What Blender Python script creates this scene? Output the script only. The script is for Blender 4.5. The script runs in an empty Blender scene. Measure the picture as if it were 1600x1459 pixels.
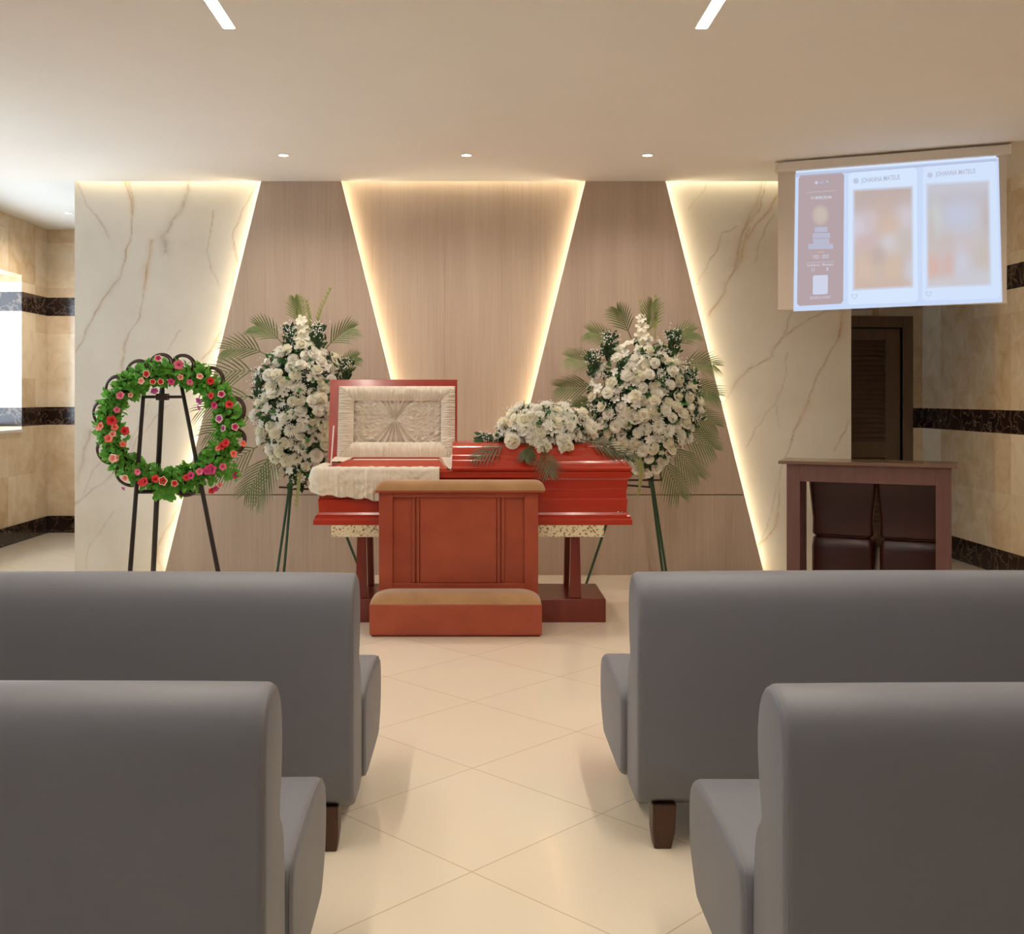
import bpy, math, random
import numpy as np
from mathutils import Vector, Matrix, Quaternion, noise

random.seed(7)
rng = np.random.default_rng(7)
PI = math.pi
SC = bpy.context.scene
COL = SC.collection

# ------------------------------------------------------------------ camera
F, VX, VY, EYE = 1650.0, 742.0, 620.0, 1.366          # focal length and principal point in photo pixels, eye height
cam_d = bpy.data.cameras.new('camera')
cam_d.sensor_fit = 'HORIZONTAL'; cam_d.sensor_width = 36.0
cam_d.lens = F / 1600.0 * 36.0
cam_d.shift_x = (800.0 - VX) / 1600.0
cam_d.shift_y = (VY - 729.5) / 1600.0
cam_d.clip_start = 0.05
cam = bpy.data.objects.new('camera', cam_d); COL.objects.link(cam)
cam.location = (0, 0, EYE); cam.rotation_euler = (PI / 2, 0, 0)
SC.camera = cam

# ------------------------------------------------------------------ world, exposure
SC.view_settings.view_transform = 'Standard'
SC.view_settings.look = 'None'
SC.view_settings.exposure = 0.0
SC.view_settings.gamma = 1.0
SC.view_settings.use_curve_mapping = False
SC.cycles.use_denoising = True
SC.cycles.max_bounces = 10
SC.cycles.diffuse_bounces = 6
SC.cycles.sample_clamp_indirect = 6.0
world = bpy.data.worlds.new('daylight'); SC.world = world
world.use_nodes = True
world.node_tree.nodes['Background'].inputs[0].default_value = (0.72, 0.84, 1.0, 1)
world.node_tree.nodes['Background'].inputs[1].default_value = 10.0

STRIP_E = 78.0        # ceiling line lights
LED_E = 20.0          # hidden LED tapes of the accent wall
SPOT_W = 42.0         # recessed downlights


def P(x, y, Y):
    """a point of the place that the photo shows at pixel (x, y), at depth Y"""
    return Vector(((x - VX) * Y / F, Y, EYE + (VY - y) * Y / F))


# ------------------------------------------------------------------ materials
def s2l(c):
    return tuple(((v / 255.0) / 12.92 if v / 255.0 <= 0.04045 else ((v / 255.0 + 0.055) / 1.055) ** 2.4) for v in c)


def new_mat(name):
    m = bpy.data.materials.new(name); m.use_nodes = True
    nt = m.node_tree
    return m, nt, nt.nodes['Principled BSDF']


def nd(nt, kind, **kw):
    n = nt.nodes.new(kind)
    for k, v in kw.items():
        if k.startswith('_'):
            n.inputs[k[1:]].default_value = v
        else:
            setattr(n, k, v)
    return n


def basic(name, col, rough=0.5, metal=0.0, var=0.0, scale=8.0, stretch=(1, 1, 1), bump=0.0, bscale=60.0,
          col2=None, coat=0.0, sheen=0.0, spec=0.5, trans=0.0):
    """procedural material: noise between two tones, optional bump"""
    m, nt, b = new_mat(name)
    c1 = s2l(col)
    c2 = s2l(col2) if col2 else tuple(v * (1 - var) for v in c1)
    tc = nd(nt, 'ShaderNodeTexCoord')
    mp = nd(nt, 'ShaderNodeMapping'); mp.inputs['Scale'].default_value = stretch
    nt.links.new(tc.outputs['Object'], mp.inputs['Vector'])
    nz = nd(nt, 'ShaderNodeTexNoise', _Scale=scale, _Detail=5.0, _Roughness=0.6)
    nt.links.new(mp.outputs[0], nz.inputs['Vector'])
    rp = nd(nt, 'ShaderNodeValToRGB')
    rp.color_ramp.elements[0].position = 0.32; rp.color_ramp.elements[1].position = 0.68
    rp.color_ramp.elements[0].color = (*c2, 1); rp.color_ramp.elements[1].color = (*c1, 1)
    nt.links.new(nz.outputs['Fac'], rp.inputs[0])
    nt.links.new(rp.outputs[0], b.inputs['Base Color'])
    b.inputs['Roughness'].default_value = rough
    b.inputs['Metallic'].default_value = metal
    b.inputs['Coat Weight'].default_value = coat
    b.inputs['Coat Roughness'].default_value = 0.12
    b.inputs['Sheen Weight'].default_value = sheen
    b.inputs['Specular IOR Level'].default_value = spec
    b.inputs['Subsurface Weight'].default_value = 0.0
    if trans:
        b.inputs['Transmission Weight'].default_value = 0.0
    if bump:
        n2 = nd(nt, 'ShaderNodeTexNoise', _Scale=bscale, _Detail=3.0)
        nt.links.new(mp.outputs[0], n2.inputs['Vector'])
        bp = nd(nt, 'ShaderNodeBump', _Strength=bump, _Distance=0.01)
        nt.links.new(n2.outputs['Fac'], bp.inputs['Height'])
        nt.links.new(bp.outputs[0], b.inputs['Normal'])
    return m


def emit(name, col, strength, lin=False):
    m = bpy.data.materials.new(name); m.use_nodes = True
    nt = m.node_tree; nt.nodes.clear()
    o = nd(nt, 'ShaderNodeOutputMaterial'); e = nd(nt, 'ShaderNodeEmission')
    e.inputs[0].default_value = (*(col if lin else s2l(col)), 1); e.inputs[1].default_value = strength
    nt.links.new(e.outputs[0], o.inputs[0])
    return m


def floor_mat():
    m, nt, b = new_mat('polished_floor_tile')
    geo = nd(nt, 'ShaderNodeTexCoord')
    mp = nd(nt, 'ShaderNodeMapping', vector_type='POINT')
    # tile grid turned 45 degrees, 60 cm tiles, one crossing at (-0.009, 3.038)
    a = PI / 4
    mp.inputs['Rotation'].default_value = (0, 0, a)
    cx, cy = -0.009, 3.038
    rx = cx * math.cos(a) - cy * math.sin(a); ry = cx * math.sin(a) + cy * math.cos(a)
    mp.inputs['Location'].default_value = (-rx + 30.0, -ry + 30.0, 0)
    nt.links.new(geo.outputs['Object'], mp.inputs['Vector'])
    sp = nd(nt, 'ShaderNodeSeparateXYZ'); nt.links.new(mp.outputs[0], sp.inputs[0])
    masks, ids = [], []
    for k in range(2):
        d = nd(nt, 'ShaderNodeMath', operation='DIVIDE'); d.inputs[1].default_value = 0.6
        nt.links.new(sp.outputs[k], d.inputs[0])
        f = nd(nt, 'ShaderNodeMath', operation='FRACT'); nt.links.new(d.outputs[0], f.inputs[0])
        s = nd(nt, 'ShaderNodeMath', operation='SUBTRACT'); s.inputs[1].default_value = 0.5
        nt.links.new(f.outputs[0], s.inputs[0])
        ab = nd(nt, 'ShaderNodeMath', operation='ABSOLUTE'); nt.links.new(s.outputs[0], ab.inputs[0])
        g = nd(nt, 'ShaderNodeMath', operation='GREATER_THAN'); g.inputs[1].default_value = 0.5 - 0.0022 / 0.6
        nt.links.new(ab.outputs[0], g.inputs[0]); masks.append(g)
        fl = nd(nt, 'ShaderNodeMath', operation='FLOOR'); nt.links.new(d.outputs[0], fl.inputs[0]); ids.append(fl)
    mx = nd(nt, 'ShaderNodeMath', operation='MAXIMUM')
    nt.links.new(masks[0].outputs[0], mx.inputs[0]); nt.links.new(masks[1].outputs[0], mx.inputs[1])
    cb = nd(nt, 'ShaderNodeCombineXYZ')
    nt.links.new(ids[0].outputs[0], cb.inputs[0]); nt.links.new(ids[1].outputs[0], cb.inputs[1])
    wn = nd(nt, 'ShaderNodeTexWhiteNoise'); nt.links.new(cb.outputs[0], wn.inputs['Vector'])
    mixt = nd(nt, 'ShaderNodeMix', data_type='RGBA')
    mixt.inputs['A'].default_value = (*s2l((236, 224, 204)), 1); mixt.inputs['B'].default_value = (*s2l((233, 220, 199)), 1)
    nt.links.new(wn.outputs['Value'], mixt.inputs['Factor'])
    mixg = nd(nt, 'ShaderNodeMix', data_type='RGBA')
    nt.links.new(mx.outputs[0], mixg.inputs['Factor'])
    nt.links.new(mixt.outputs['Result'], mixg.inputs['A']); mixg.inputs['B'].default_value = (*s2l((204, 187, 162)), 1)
    nt.links.new(mixg.outputs['Result'], b.inputs['Base Color'])
    b.inputs['Roughness'].default_value = 0.09
    b.inputs['Specular IOR Level'].default_value = 0.45
    return m


def stone_wall_mat():
    """cream marble tiles with two dark marble bands at fixed heights"""
    m, nt, b = new_mat('cream_marble_tile')
    tc = nd(nt, 'ShaderNodeTexCoord')
    sp = nd(nt, 'ShaderNodeSeparateXYZ'); nt.links.new(tc.outputs['Object'], sp.inputs[0])

    def band(z0, z1):
        g = nd(nt, 'ShaderNodeMath', operation='GREATER_THAN'); g.inputs[1].default_value = z0
        l = nd(nt, 'ShaderNodeMath', operation='LESS_THAN'); l.inputs[1].default_value = z1
        nt.links.new(sp.outputs[2], g.inputs[0]); nt.links.new(sp.outputs[2], l.inputs[0])
        mu = nd(nt, 'ShaderNodeMath', operation='MULTIPLY')
        nt.links.new(g.outputs[0], mu.inputs[0]); nt.links.new(l.outputs[0], mu.inputs[1])
        return mu
    b1, b2 = band(1.085, 1.265), band(2.18, 2.365)
    mx = nd(nt, 'ShaderNodeMath', operation='MAXIMUM')
    nt.links.new(b1.outputs[0], mx.inputs[0]); nt.links.new(b2.outputs[0], mx.inputs[1])
    # tile tone: by cells of 60 x 45 cm
    sm = nd(nt, 'ShaderNodeMath', operation='ADD'); nt.links.new(sp.outputs[0], sm.inputs[0]); nt.links.new(sp.outputs[1], sm.inputs[1])
    ids, seams = [], []
    for src, size, off in ((sm.outputs[0], 0.6, 0.03), (sp.outputs[2], 0.4575, 0.17)):
        a = nd(nt, 'ShaderNodeMath', operation='ADD'); a.inputs[1].default_value = 60.0 * size - off
        nt.links.new(src, a.inputs[0])
        d = nd(nt, 'ShaderNodeMath', operation='DIVIDE'); d.inputs[1].default_value = size; nt.links.new(a.outputs[0], d.inputs[0])
        fl = nd(nt, 'ShaderNodeMath', operation='FLOOR'); nt.links.new(d.outputs[0], fl.inputs[0]); ids.append(fl)
        fr = nd(nt, 'ShaderNodeMath', operation='FRACT'); nt.links.new(d.outputs[0], fr.inputs[0])
        lt = nd(nt, 'ShaderNodeMath', operation='LESS_THAN'); lt.inputs[1].default_value = 0.003 / size
        nt.links.new(fr.outputs[0], lt.inputs[0]); seams.append(lt)
    cb = nd(nt, 'ShaderNodeCombineXYZ')
    nt.links.new(ids[0].outputs[0], cb.inputs[0]); nt.links.new(ids[1].outputs[0], cb.inputs[1])
    wn = nd(nt, 'ShaderNodeTexWhiteNoise'); nt.links.new(cb.outputs[0], wn.inputs['Vector'])
    nz = nd(nt, 'ShaderNodeTexNoise', _Scale=5.0, _Detail=8.0, _Roughness=0.65, _Distortion=0.6)
    nt.links.new(tc.outputs['Object'], nz.inputs['Vector'])
    ad = nd(nt, 'ShaderNodeMath', operation='MULTIPLY_ADD'); ad.inputs[1].default_value = 0.35; 
    nt.links.new(wn.outputs['Value'], ad.inputs[0]); nt.links.new(nz.outputs['Fac'], ad.inputs[2])
    rp = nd(nt, 'ShaderNodeValToRGB')
    e = rp.color_ramp.elements
    e[0].position = 0.38; e[0].color = (*s2l((208, 176, 134)), 1)
    e[1].position = 0.85; e[1].color = (*s2l((240, 221, 192)), 1)
    nt.links.new(ad.outputs[0], rp.inputs[0])
    # dark marble
    vo = nd(nt, 'ShaderNodeTexVoronoi', feature='DISTANCE_TO_EDGE', _Scale=9.0)
    n3 = nd(nt, 'ShaderNodeTexNoise', _Scale=7.0, _Detail=4.0)
    nt.links.new(tc.outputs['Object'], n3.inputs['Vector'])
    mv = nd(nt, 'ShaderNodeMix', data_type='RGBA'); mv.inputs['Factor'].default_value = 0.25
    nt.links.new(tc.outputs['Object'], mv.inputs['A']); nt.links.new(n3.outputs['Color'], mv.inputs['B'])
    nt.links.new(mv.outputs['Result'], vo.inputs['Vector'])
    rd = nd(nt, 'ShaderNodeValToRGB')
    rd.color_ramp.elements[0].position = 0.0; rd.color_ramp.elements[0].color = (*s2l((112, 92, 78)), 1)
    rd.color_ramp.elements[1].position = 0.06; rd.color_ramp.elements[1].color = (*s2l((44, 31, 25)), 1)
    nt.links.new(vo.outputs['Distance'], rd.inputs[0])
    mix = nd(nt, 'ShaderNodeMix', data_type='RGBA')
    nt.links.new(mx.outputs[0], mix.inputs['Factor']); nt.links.new(rp.outputs[0], mix.inputs['A']); nt.links.new(rd.outputs[0], mix.inputs['B'])
    sx = nd(nt, 'ShaderNodeMath', operation='MAXIMUM'); nt.links.new(seams[0].outputs[0], sx.inputs[0]); nt.links.new(seams[1].outputs[0], sx.inputs[1])
    sc_ = nd(nt, 'ShaderNodeMath', operation='MULTIPLY'); sc_.inputs[1].default_value = 0.35; nt.links.new(sx.outputs[0], sc_.inputs[0])
    mg = nd(nt, 'ShaderNodeMix', data_type='RGBA')
    nt.links.new(sc_.outputs[0], mg.inputs['Factor']); nt.links.new(mix.outputs['Result'], mg.inputs['A']); mg.inputs['B'].default_value = (*s2l((206, 178, 140)), 1)
    nt.links.new(mg.outputs['Result'], b.inputs['Base Color'])
    b.inputs['Roughness'].default_value = 0.16
    return m


def dark_marble_mat():
    m, nt, b = new_mat('dark_brown_marble')
    tc = nd(nt, 'ShaderNodeTexCoord')
    n3 = nd(nt, 'ShaderNodeTexNoise', _Scale=7.0, _Detail=4.0); nt.links.new(tc.outputs['Object'], n3.inputs['Vector'])
    mv = nd(nt, 'ShaderNodeMix', data_type='RGBA'); mv.inputs['Factor'].default_value = 0.25
    nt.links.new(tc.outputs['Object'], mv.inputs['A']); nt.links.new(n3.outputs['Color'], mv.inputs['B'])
    vo = nd(nt, 'ShaderNodeTexVoronoi', feature='DISTANCE_TO_EDGE', _Scale=9.0); nt.links.new(mv.outputs['Result'], vo.inputs['Vector'])
    rd = nd(nt, 'ShaderNodeValToRGB')
    rd.color_ramp.elements[0].color = (*s2l((104, 84, 70)), 1)
    rd.color_ramp.elements[1].position = 0.06; rd.color_ramp.elements[1].color = (*s2l((44, 31, 25)), 1)
    nt.links.new(vo.outputs['Distance'], rd.inputs[0]); nt.links.new(rd.outputs[0], b.inputs['Base Color'])
    b.inputs['Roughness'].default_value = 0.15
    return m


def vein_mat():
    """pale marble, the veins come from the slab's own colour attribute"""
    m, nt, b = new_mat('white_gold_marble')
    at = nd(nt, 'ShaderNodeAttribute', attribute_name='vein')
    tc = nd(nt, 'ShaderNodeTexCoord')
    nz = nd(nt, 'ShaderNodeTexNoise', _Scale=2.2, _Detail=6.0, _Roughness=0.6); nt.links.new(tc.outputs['Object'], nz.inputs['Vector'])
    rp = nd(nt, 'ShaderNodeValToRGB')
    rp.color_ramp.elements[0].position = 0.3; rp.color_ramp.elements[0].color = (*s2l((212, 205, 194)), 1)
    rp.color_ramp.elements[1].position = 0.7; rp.color_ramp.elements[1].color = (*s2l((224, 219, 209)), 1)
    nt.links.new(nz.outputs['Fac'], rp.inputs[0])
    n2 = nd(nt, 'ShaderNodeTexNoise', _Scale=30.0, _Detail=6.0, _Roughness=0.7); nt.links.new(tc.outputs['Object'], n2.inputs['Vector'])
    mr = nd(nt, 'ShaderNodeMapRange'); mr.inputs['From Min'].default_value = 0.3; mr.inputs['From Max'].default_value = 0.6
    mr.inputs['To Min'].default_value = 0.45; mr.inputs['To Max'].default_value = 1.0
    nt.links.new(n2.outputs['Fac'], mr.inputs['Value'])
    sep = nd(nt, 'ShaderNodeSeparateColor'); nt.links.new(at.outputs['Color'], sep.inputs[0])
    mu = nd(nt, 'ShaderNodeMath', operation='MULTIPLY'); nt.links.new(sep.outputs[0], mu.inputs[0]); nt.links.new(mr.outputs[0], mu.inputs[1])
    vc = nd(nt, 'ShaderNodeMix', data_type='RGBA')
    vc.inputs['A'].default_value = (*s2l((150, 136, 118)), 1); vc.inputs['B'].default_value = (*s2l((186, 146, 86)), 1)
    nt.links.new(sep.outputs[1], vc.inputs['Factor'])
    mix = nd(nt, 'ShaderNodeMix', data_type='RGBA')
    nt.links.new(mu.outputs[0], mix.inputs['Factor']); nt.links.new(rp.outputs[0], mix.inputs['A']); nt.links.new(vc.outputs['Result'], mix.inputs['B'])
    nt.links.new(mix.outputs['Result'], b.inputs['Base Color'])
    b.inputs['Roughness'].default_value = 0.42
    b.inputs['Specular IOR Level'].default_value = 0.3
    return m


def vcol_mat(name, attr, emission=None, rough=0.6):
    m, nt, b = new_mat(name)
    at = nd(nt, 'ShaderNodeAttribute', attribute_name=attr)
    if emission:
        nt.nodes.clear()
        o = nd(nt, 'ShaderNodeOutputMaterial'); e = nd(nt, 'ShaderNodeEmission', _Strength=emission)
        at = nd(nt, 'ShaderNodeAttribute', attribute_name=attr)
        nt.links.new(at.outputs['Color'], e.inputs[0]); nt.links.new(e.outputs[0], o.inputs[0])
    else:
        nt.links.new(at.outputs['Color'], b.inputs['Base Color']); b.inputs['Roughness'].default_value = rough
    return m


def wood_panel_mat(name, c1, c2):
    m, nt, b = new_mat(name)
    tc = nd(nt, 'ShaderNodeTexCoord')
    mp = nd(nt, 'ShaderNodeMapping'); mp.inputs['Scale'].default_value = (30, 30, 0.7)
    nt.links.new(tc.outputs['Object'], mp.inputs['Vector'])
    nz = nd(nt, 'ShaderNodeTexNoise', _Scale=2.0, _Detail=7.0, _Roughness=0.6, _Distortion=0.4); nt.links.new(mp.outputs[0], nz.inputs['Vector'])
    mp2 = nd(nt, 'ShaderNodeMapping'); mp2.inputs['Scale'].default_value = (4, 4, 0.25)
    nt.links.new(tc.outputs['Object'], mp2.inputs['Vector'])
    n2 = nd(nt, 'ShaderNodeTexNoise', _Scale=2.0, _Detail=4.0); nt.links.new(mp2.outputs[0], n2.inputs['Vector'])
    ad = nd(nt, 'ShaderNodeMath', operation='MULTIPLY_ADD'); ad.inputs[1].default_value = 0.5
    nt.links.new(n2.outputs['Fac'], ad.inputs[0]); 
    hf = nd(nt, 'ShaderNodeMath', operation='MULTIPLY'); hf.inputs[1].default_value = 0.5; nt.links.new(nz.outputs['Fac'], hf.inputs[0])
    nt.links.new(hf.outputs[0], ad.inputs[2])
    rp = nd(nt, 'ShaderNodeValToRGB')
    rp.color_ramp.elements[0].position = 0.36; rp.color_ramp.elements[0].color = (*s2l(c2), 1)
    rp.color_ramp.elements[1].position = 0.64; rp.color_ramp.elements[1].color = (*s2l(c1), 1)
    nt.links.new(ad.outputs[0], rp.inputs[0]); nt.links.new(rp.outputs[0], b.inputs['Base Color'])
    b.inputs['Roughness'].default_value = 0.5
    b.inputs['Specular IOR Level'].default_value = 0.35
    return m


def leather_mat():
    m, nt, b = new_mat('grey_leatherette')
    tc = nd(nt, 'ShaderNodeTexCoord')
    vo = nd(nt, 'ShaderNodeTexVoronoi', _Scale=420.0); nt.links.new(tc.outputs['Object'], vo.inputs['Vector'])
    nz = nd(nt, 'ShaderNodeTexNoise', _Scale=3.0, _Detail=3.0); nt.links.new(tc.outputs['Object'], nz.inputs['Vector'])
    ad = nd(nt, 'ShaderNodeMath', operation='MULTIPLY_ADD'); ad.inputs[1].default_value = 0.06
    nt.links.new(vo.outputs['Distance'], ad.inputs[0]); nt.links.new(nz.outputs['Fac'], ad.inputs[2])
    bp = nd(nt, 'ShaderNodeBump', _Strength=0.25, _Distance=0.012); nt.links.new(ad.outputs[0], bp.inputs['Height'])
    nt.links.new(bp.outputs[0], b.inputs['Normal'])
    b.inputs['Base Color'].default_value = (*s2l((116, 117, 125)), 1)
    b.inputs['Roughness'].default_value = 0.48
    b.inputs['Specular IOR Level'].default_value = 0.4
    return m


def granite_mat():
    m, nt, b = new_mat('speckled_granite')
    tc = nd(nt, 'ShaderNodeTexCoord')
    nz = nd(nt, 'ShaderNodeTexNoise', _Scale=75.0, _Detail=3.0); nt.links.new(tc.outputs['Object'], nz.inputs['Vector'])
    rp = nd(nt, 'ShaderNodeValToRGB')
    e = rp.color_ramp.elements
    e[0].position = 0.36; e[0].color = (*s2l((120, 92, 58)), 1)
    e[1].position = 0.46; e[1].color = (*s2l((226, 214, 184)), 1)
    x = e.new(0.41); x.color = (*s2l((196, 172, 128)), 1)
    nt.links.new(nz.outputs['Fac'], rp.inputs[0]); nt.links.new(rp.outputs[0], b.inputs['Base Color'])
    b.inputs['Roughness'].default_value = 0.4
    return m


def glass_mat():
    m = bpy.data.materials.new('window_glass'); m.use_nodes = True
    nt = m.node_tree; nt.nodes.clear()
    o = nd(nt, 'ShaderNodeOutputMaterial'); t = nd(nt, 'ShaderNodeBsdfTransparent'); g = nd(nt, 'ShaderNodeBsdfGlossy', _Roughness=0.02)
    t.inputs[0].default_value = (0.94, 0.97, 0.97, 1)
    mx = nd(nt, 'ShaderNodeMixShader', _Fac=0.06)
    nt.links.new(t.outputs[0], mx.inputs[1]); nt.links.new(g.outputs[0], mx.inputs[2]); nt.links.new(mx.outputs[0], o.inputs[0])
    return m


M = {}
M['floor'] = floor_mat()
M['stone'] = stone_wall_mat()
M['dark_marble'] = dark_marble_mat()
M['marble'] = vein_mat()
M['ceiling'] = basic('matte_ceiling_paint', (240, 235, 228), 0.85, var=0.02, scale=2.0)
M['paint'] = basic('warm_wall_paint', (130, 126, 124), 0.8, var=0.03, scale=2.0)
M['wood_light'] = wood_panel_mat('taupe_oak_veneer', (200, 181, 164), (184, 164, 147))
M['groove'] = basic('shadow_gap_strip', (122, 102, 88), 0.6)
M['mahogany'] = basic('mahogany_varnish', (172, 79, 51), 0.35, col2=(152, 65, 42), scale=3.0, stretch=(1.2, 1.2, 1.6), coat=0.15)
M['mahogany_dark'] = basic('dark_mahogany_varnish', (122, 42, 30), 0.3, col2=(102, 32, 25), scale=3.0, stretch=(6, 6, 1), coat=0.3)
M['casket'] = basic('red_lacquered_wood', (182, 52, 28), 0.22, col2=(170, 44, 23), scale=2.0, stretch=(0.6, 5, 5), coat=0.6)
M['suede'] = basic('tan_suede', (182, 140, 98), 0.9, col2=(166, 124, 84), scale=6.0, bump=0.1, bscale=200, sheen=0.4)
M['satin'] = basic('cream_satin', (232, 223, 208), 0.55, col2=(224, 214, 197), scale=10.0, sheen=0.2)
M['granite'] = granite_mat()
M['leather'] = leather_mat()
M['leg_wood'] = basic('walnut_leg', (84, 52, 36), 0.4, col2=(66, 40, 28), scale=5, stretch=(8, 8, 1))
M['thread'] = basic('grey_piping', (128, 121, 116), 0.6)
def petal_mat(name, col, col2):
    m = basic(name, col, 0.6, col2=col2, scale=30, spec=0.2)
    nt = m.node_tree; b = nt.nodes['Principled BSDF']; o = nt.nodes['Material Output']
    t = nd(nt, 'ShaderNodeBsdfTranslucent'); t.inputs[0].default_value = (*s2l(col), 1)
    mx = nd(nt, 'ShaderNodeMixShader', _Fac=0.3)
    nt.links.new(b.outputs[0], mx.inputs[1]); nt.links.new(t.outputs[0], mx.inputs[2]); nt.links.new(mx.outputs[0], o.inputs[0])
    return m


M['petal'] = petal_mat('white_petal', (255, 254, 248), (252, 250, 240))
M['petal_cream'] = petal_mat('cream_petal', (254, 252, 240), (251, 247, 230))
M['bud'] = basic('tiny_white_bud', (254, 254, 252), 0.7)
M['leaf_dark'] = basic('dark_green_leaf', (44, 84, 40), 0.45, col2=(26, 58, 28), scale=14)
M['leaf_mid'] = basic('green_leaf', (58, 120, 44), 0.45, col2=(40, 92, 34), scale=14)
M['frond_dark'] = basic('dark_palm_green', (74, 84, 46), 0.5, col2=(54, 66, 36), scale=10)
M['frond'] = basic('palm_green', (122, 130, 78), 0.5, col2=(84, 110, 54), scale=10)
M['gladiolus'] = basic('pale_green_spike', (176, 178, 118), 0.55, col2=(150, 158, 96), scale=20)
M['leaf_bright'] = petal_mat('bright_green_leaf', (130, 194, 84), (70, 144, 52))
M['wicker'] = basic('dark_brown_wicker', (74, 46, 32), 0.6, col2=(48, 30, 22), scale=40, bump=0.4, bscale=120)
M['black_wood'] = basic('black_brown_lacquer', (42, 30, 26), 0.35, col2=(32, 24, 21), scale=8)
M['green_metal'] = basic('dark_green_metal', (44, 76, 52), 0.4, var=0.1)
M['desk'] = basic('brown_laminate', (112, 78, 74), 0.4, col2=(102, 69, 66), scale=3, stretch=(8, 8, 1))
M['desk_top'] = basic('brown_polished_top', (120, 96, 78), 0.18, var=0.08)
M['maroon'] = basic('maroon_leatherette', (66, 20, 17), 0.32, col2=(52, 15, 13), scale=5)
M['door'] = basic('brown_door_paint', (122, 98, 78), 0.5, col2=(112, 90, 71), scale=4, stretch=(4, 4, 1))
M['plastic_white'] = basic('white_plastic', (224, 214, 200), 0.45)
M['screen'] = basic('matte_screen_fabric', (214, 200, 184), 0.9)
M['white_metal'] = basic('white_painted_metal', (236, 234, 230), 0.4)
M['steel'] = basic('brushed_steel', (200, 198, 194), 0.25, metal=0.9)
M['sign'] = basic('ivory_sign_plate', (240, 232, 216), 0.5)
M['glass'] = glass_mat()
M['strip'] = emit('warm_strip_light', (1.0, 0.90, 0.76), STRIP_E, True)
M['led'] = emit('warm_led_tape', (1.0, 0.87, 0.60), LED_E, True)
M['slot_led'] = emit('warm_slot_led_tape', (1.0, 0.87, 0.60), 11.0, True)
M['lens'] = emit('downlight_lens', (1.0, 0.9, 0.76), 30.0, True)


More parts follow.
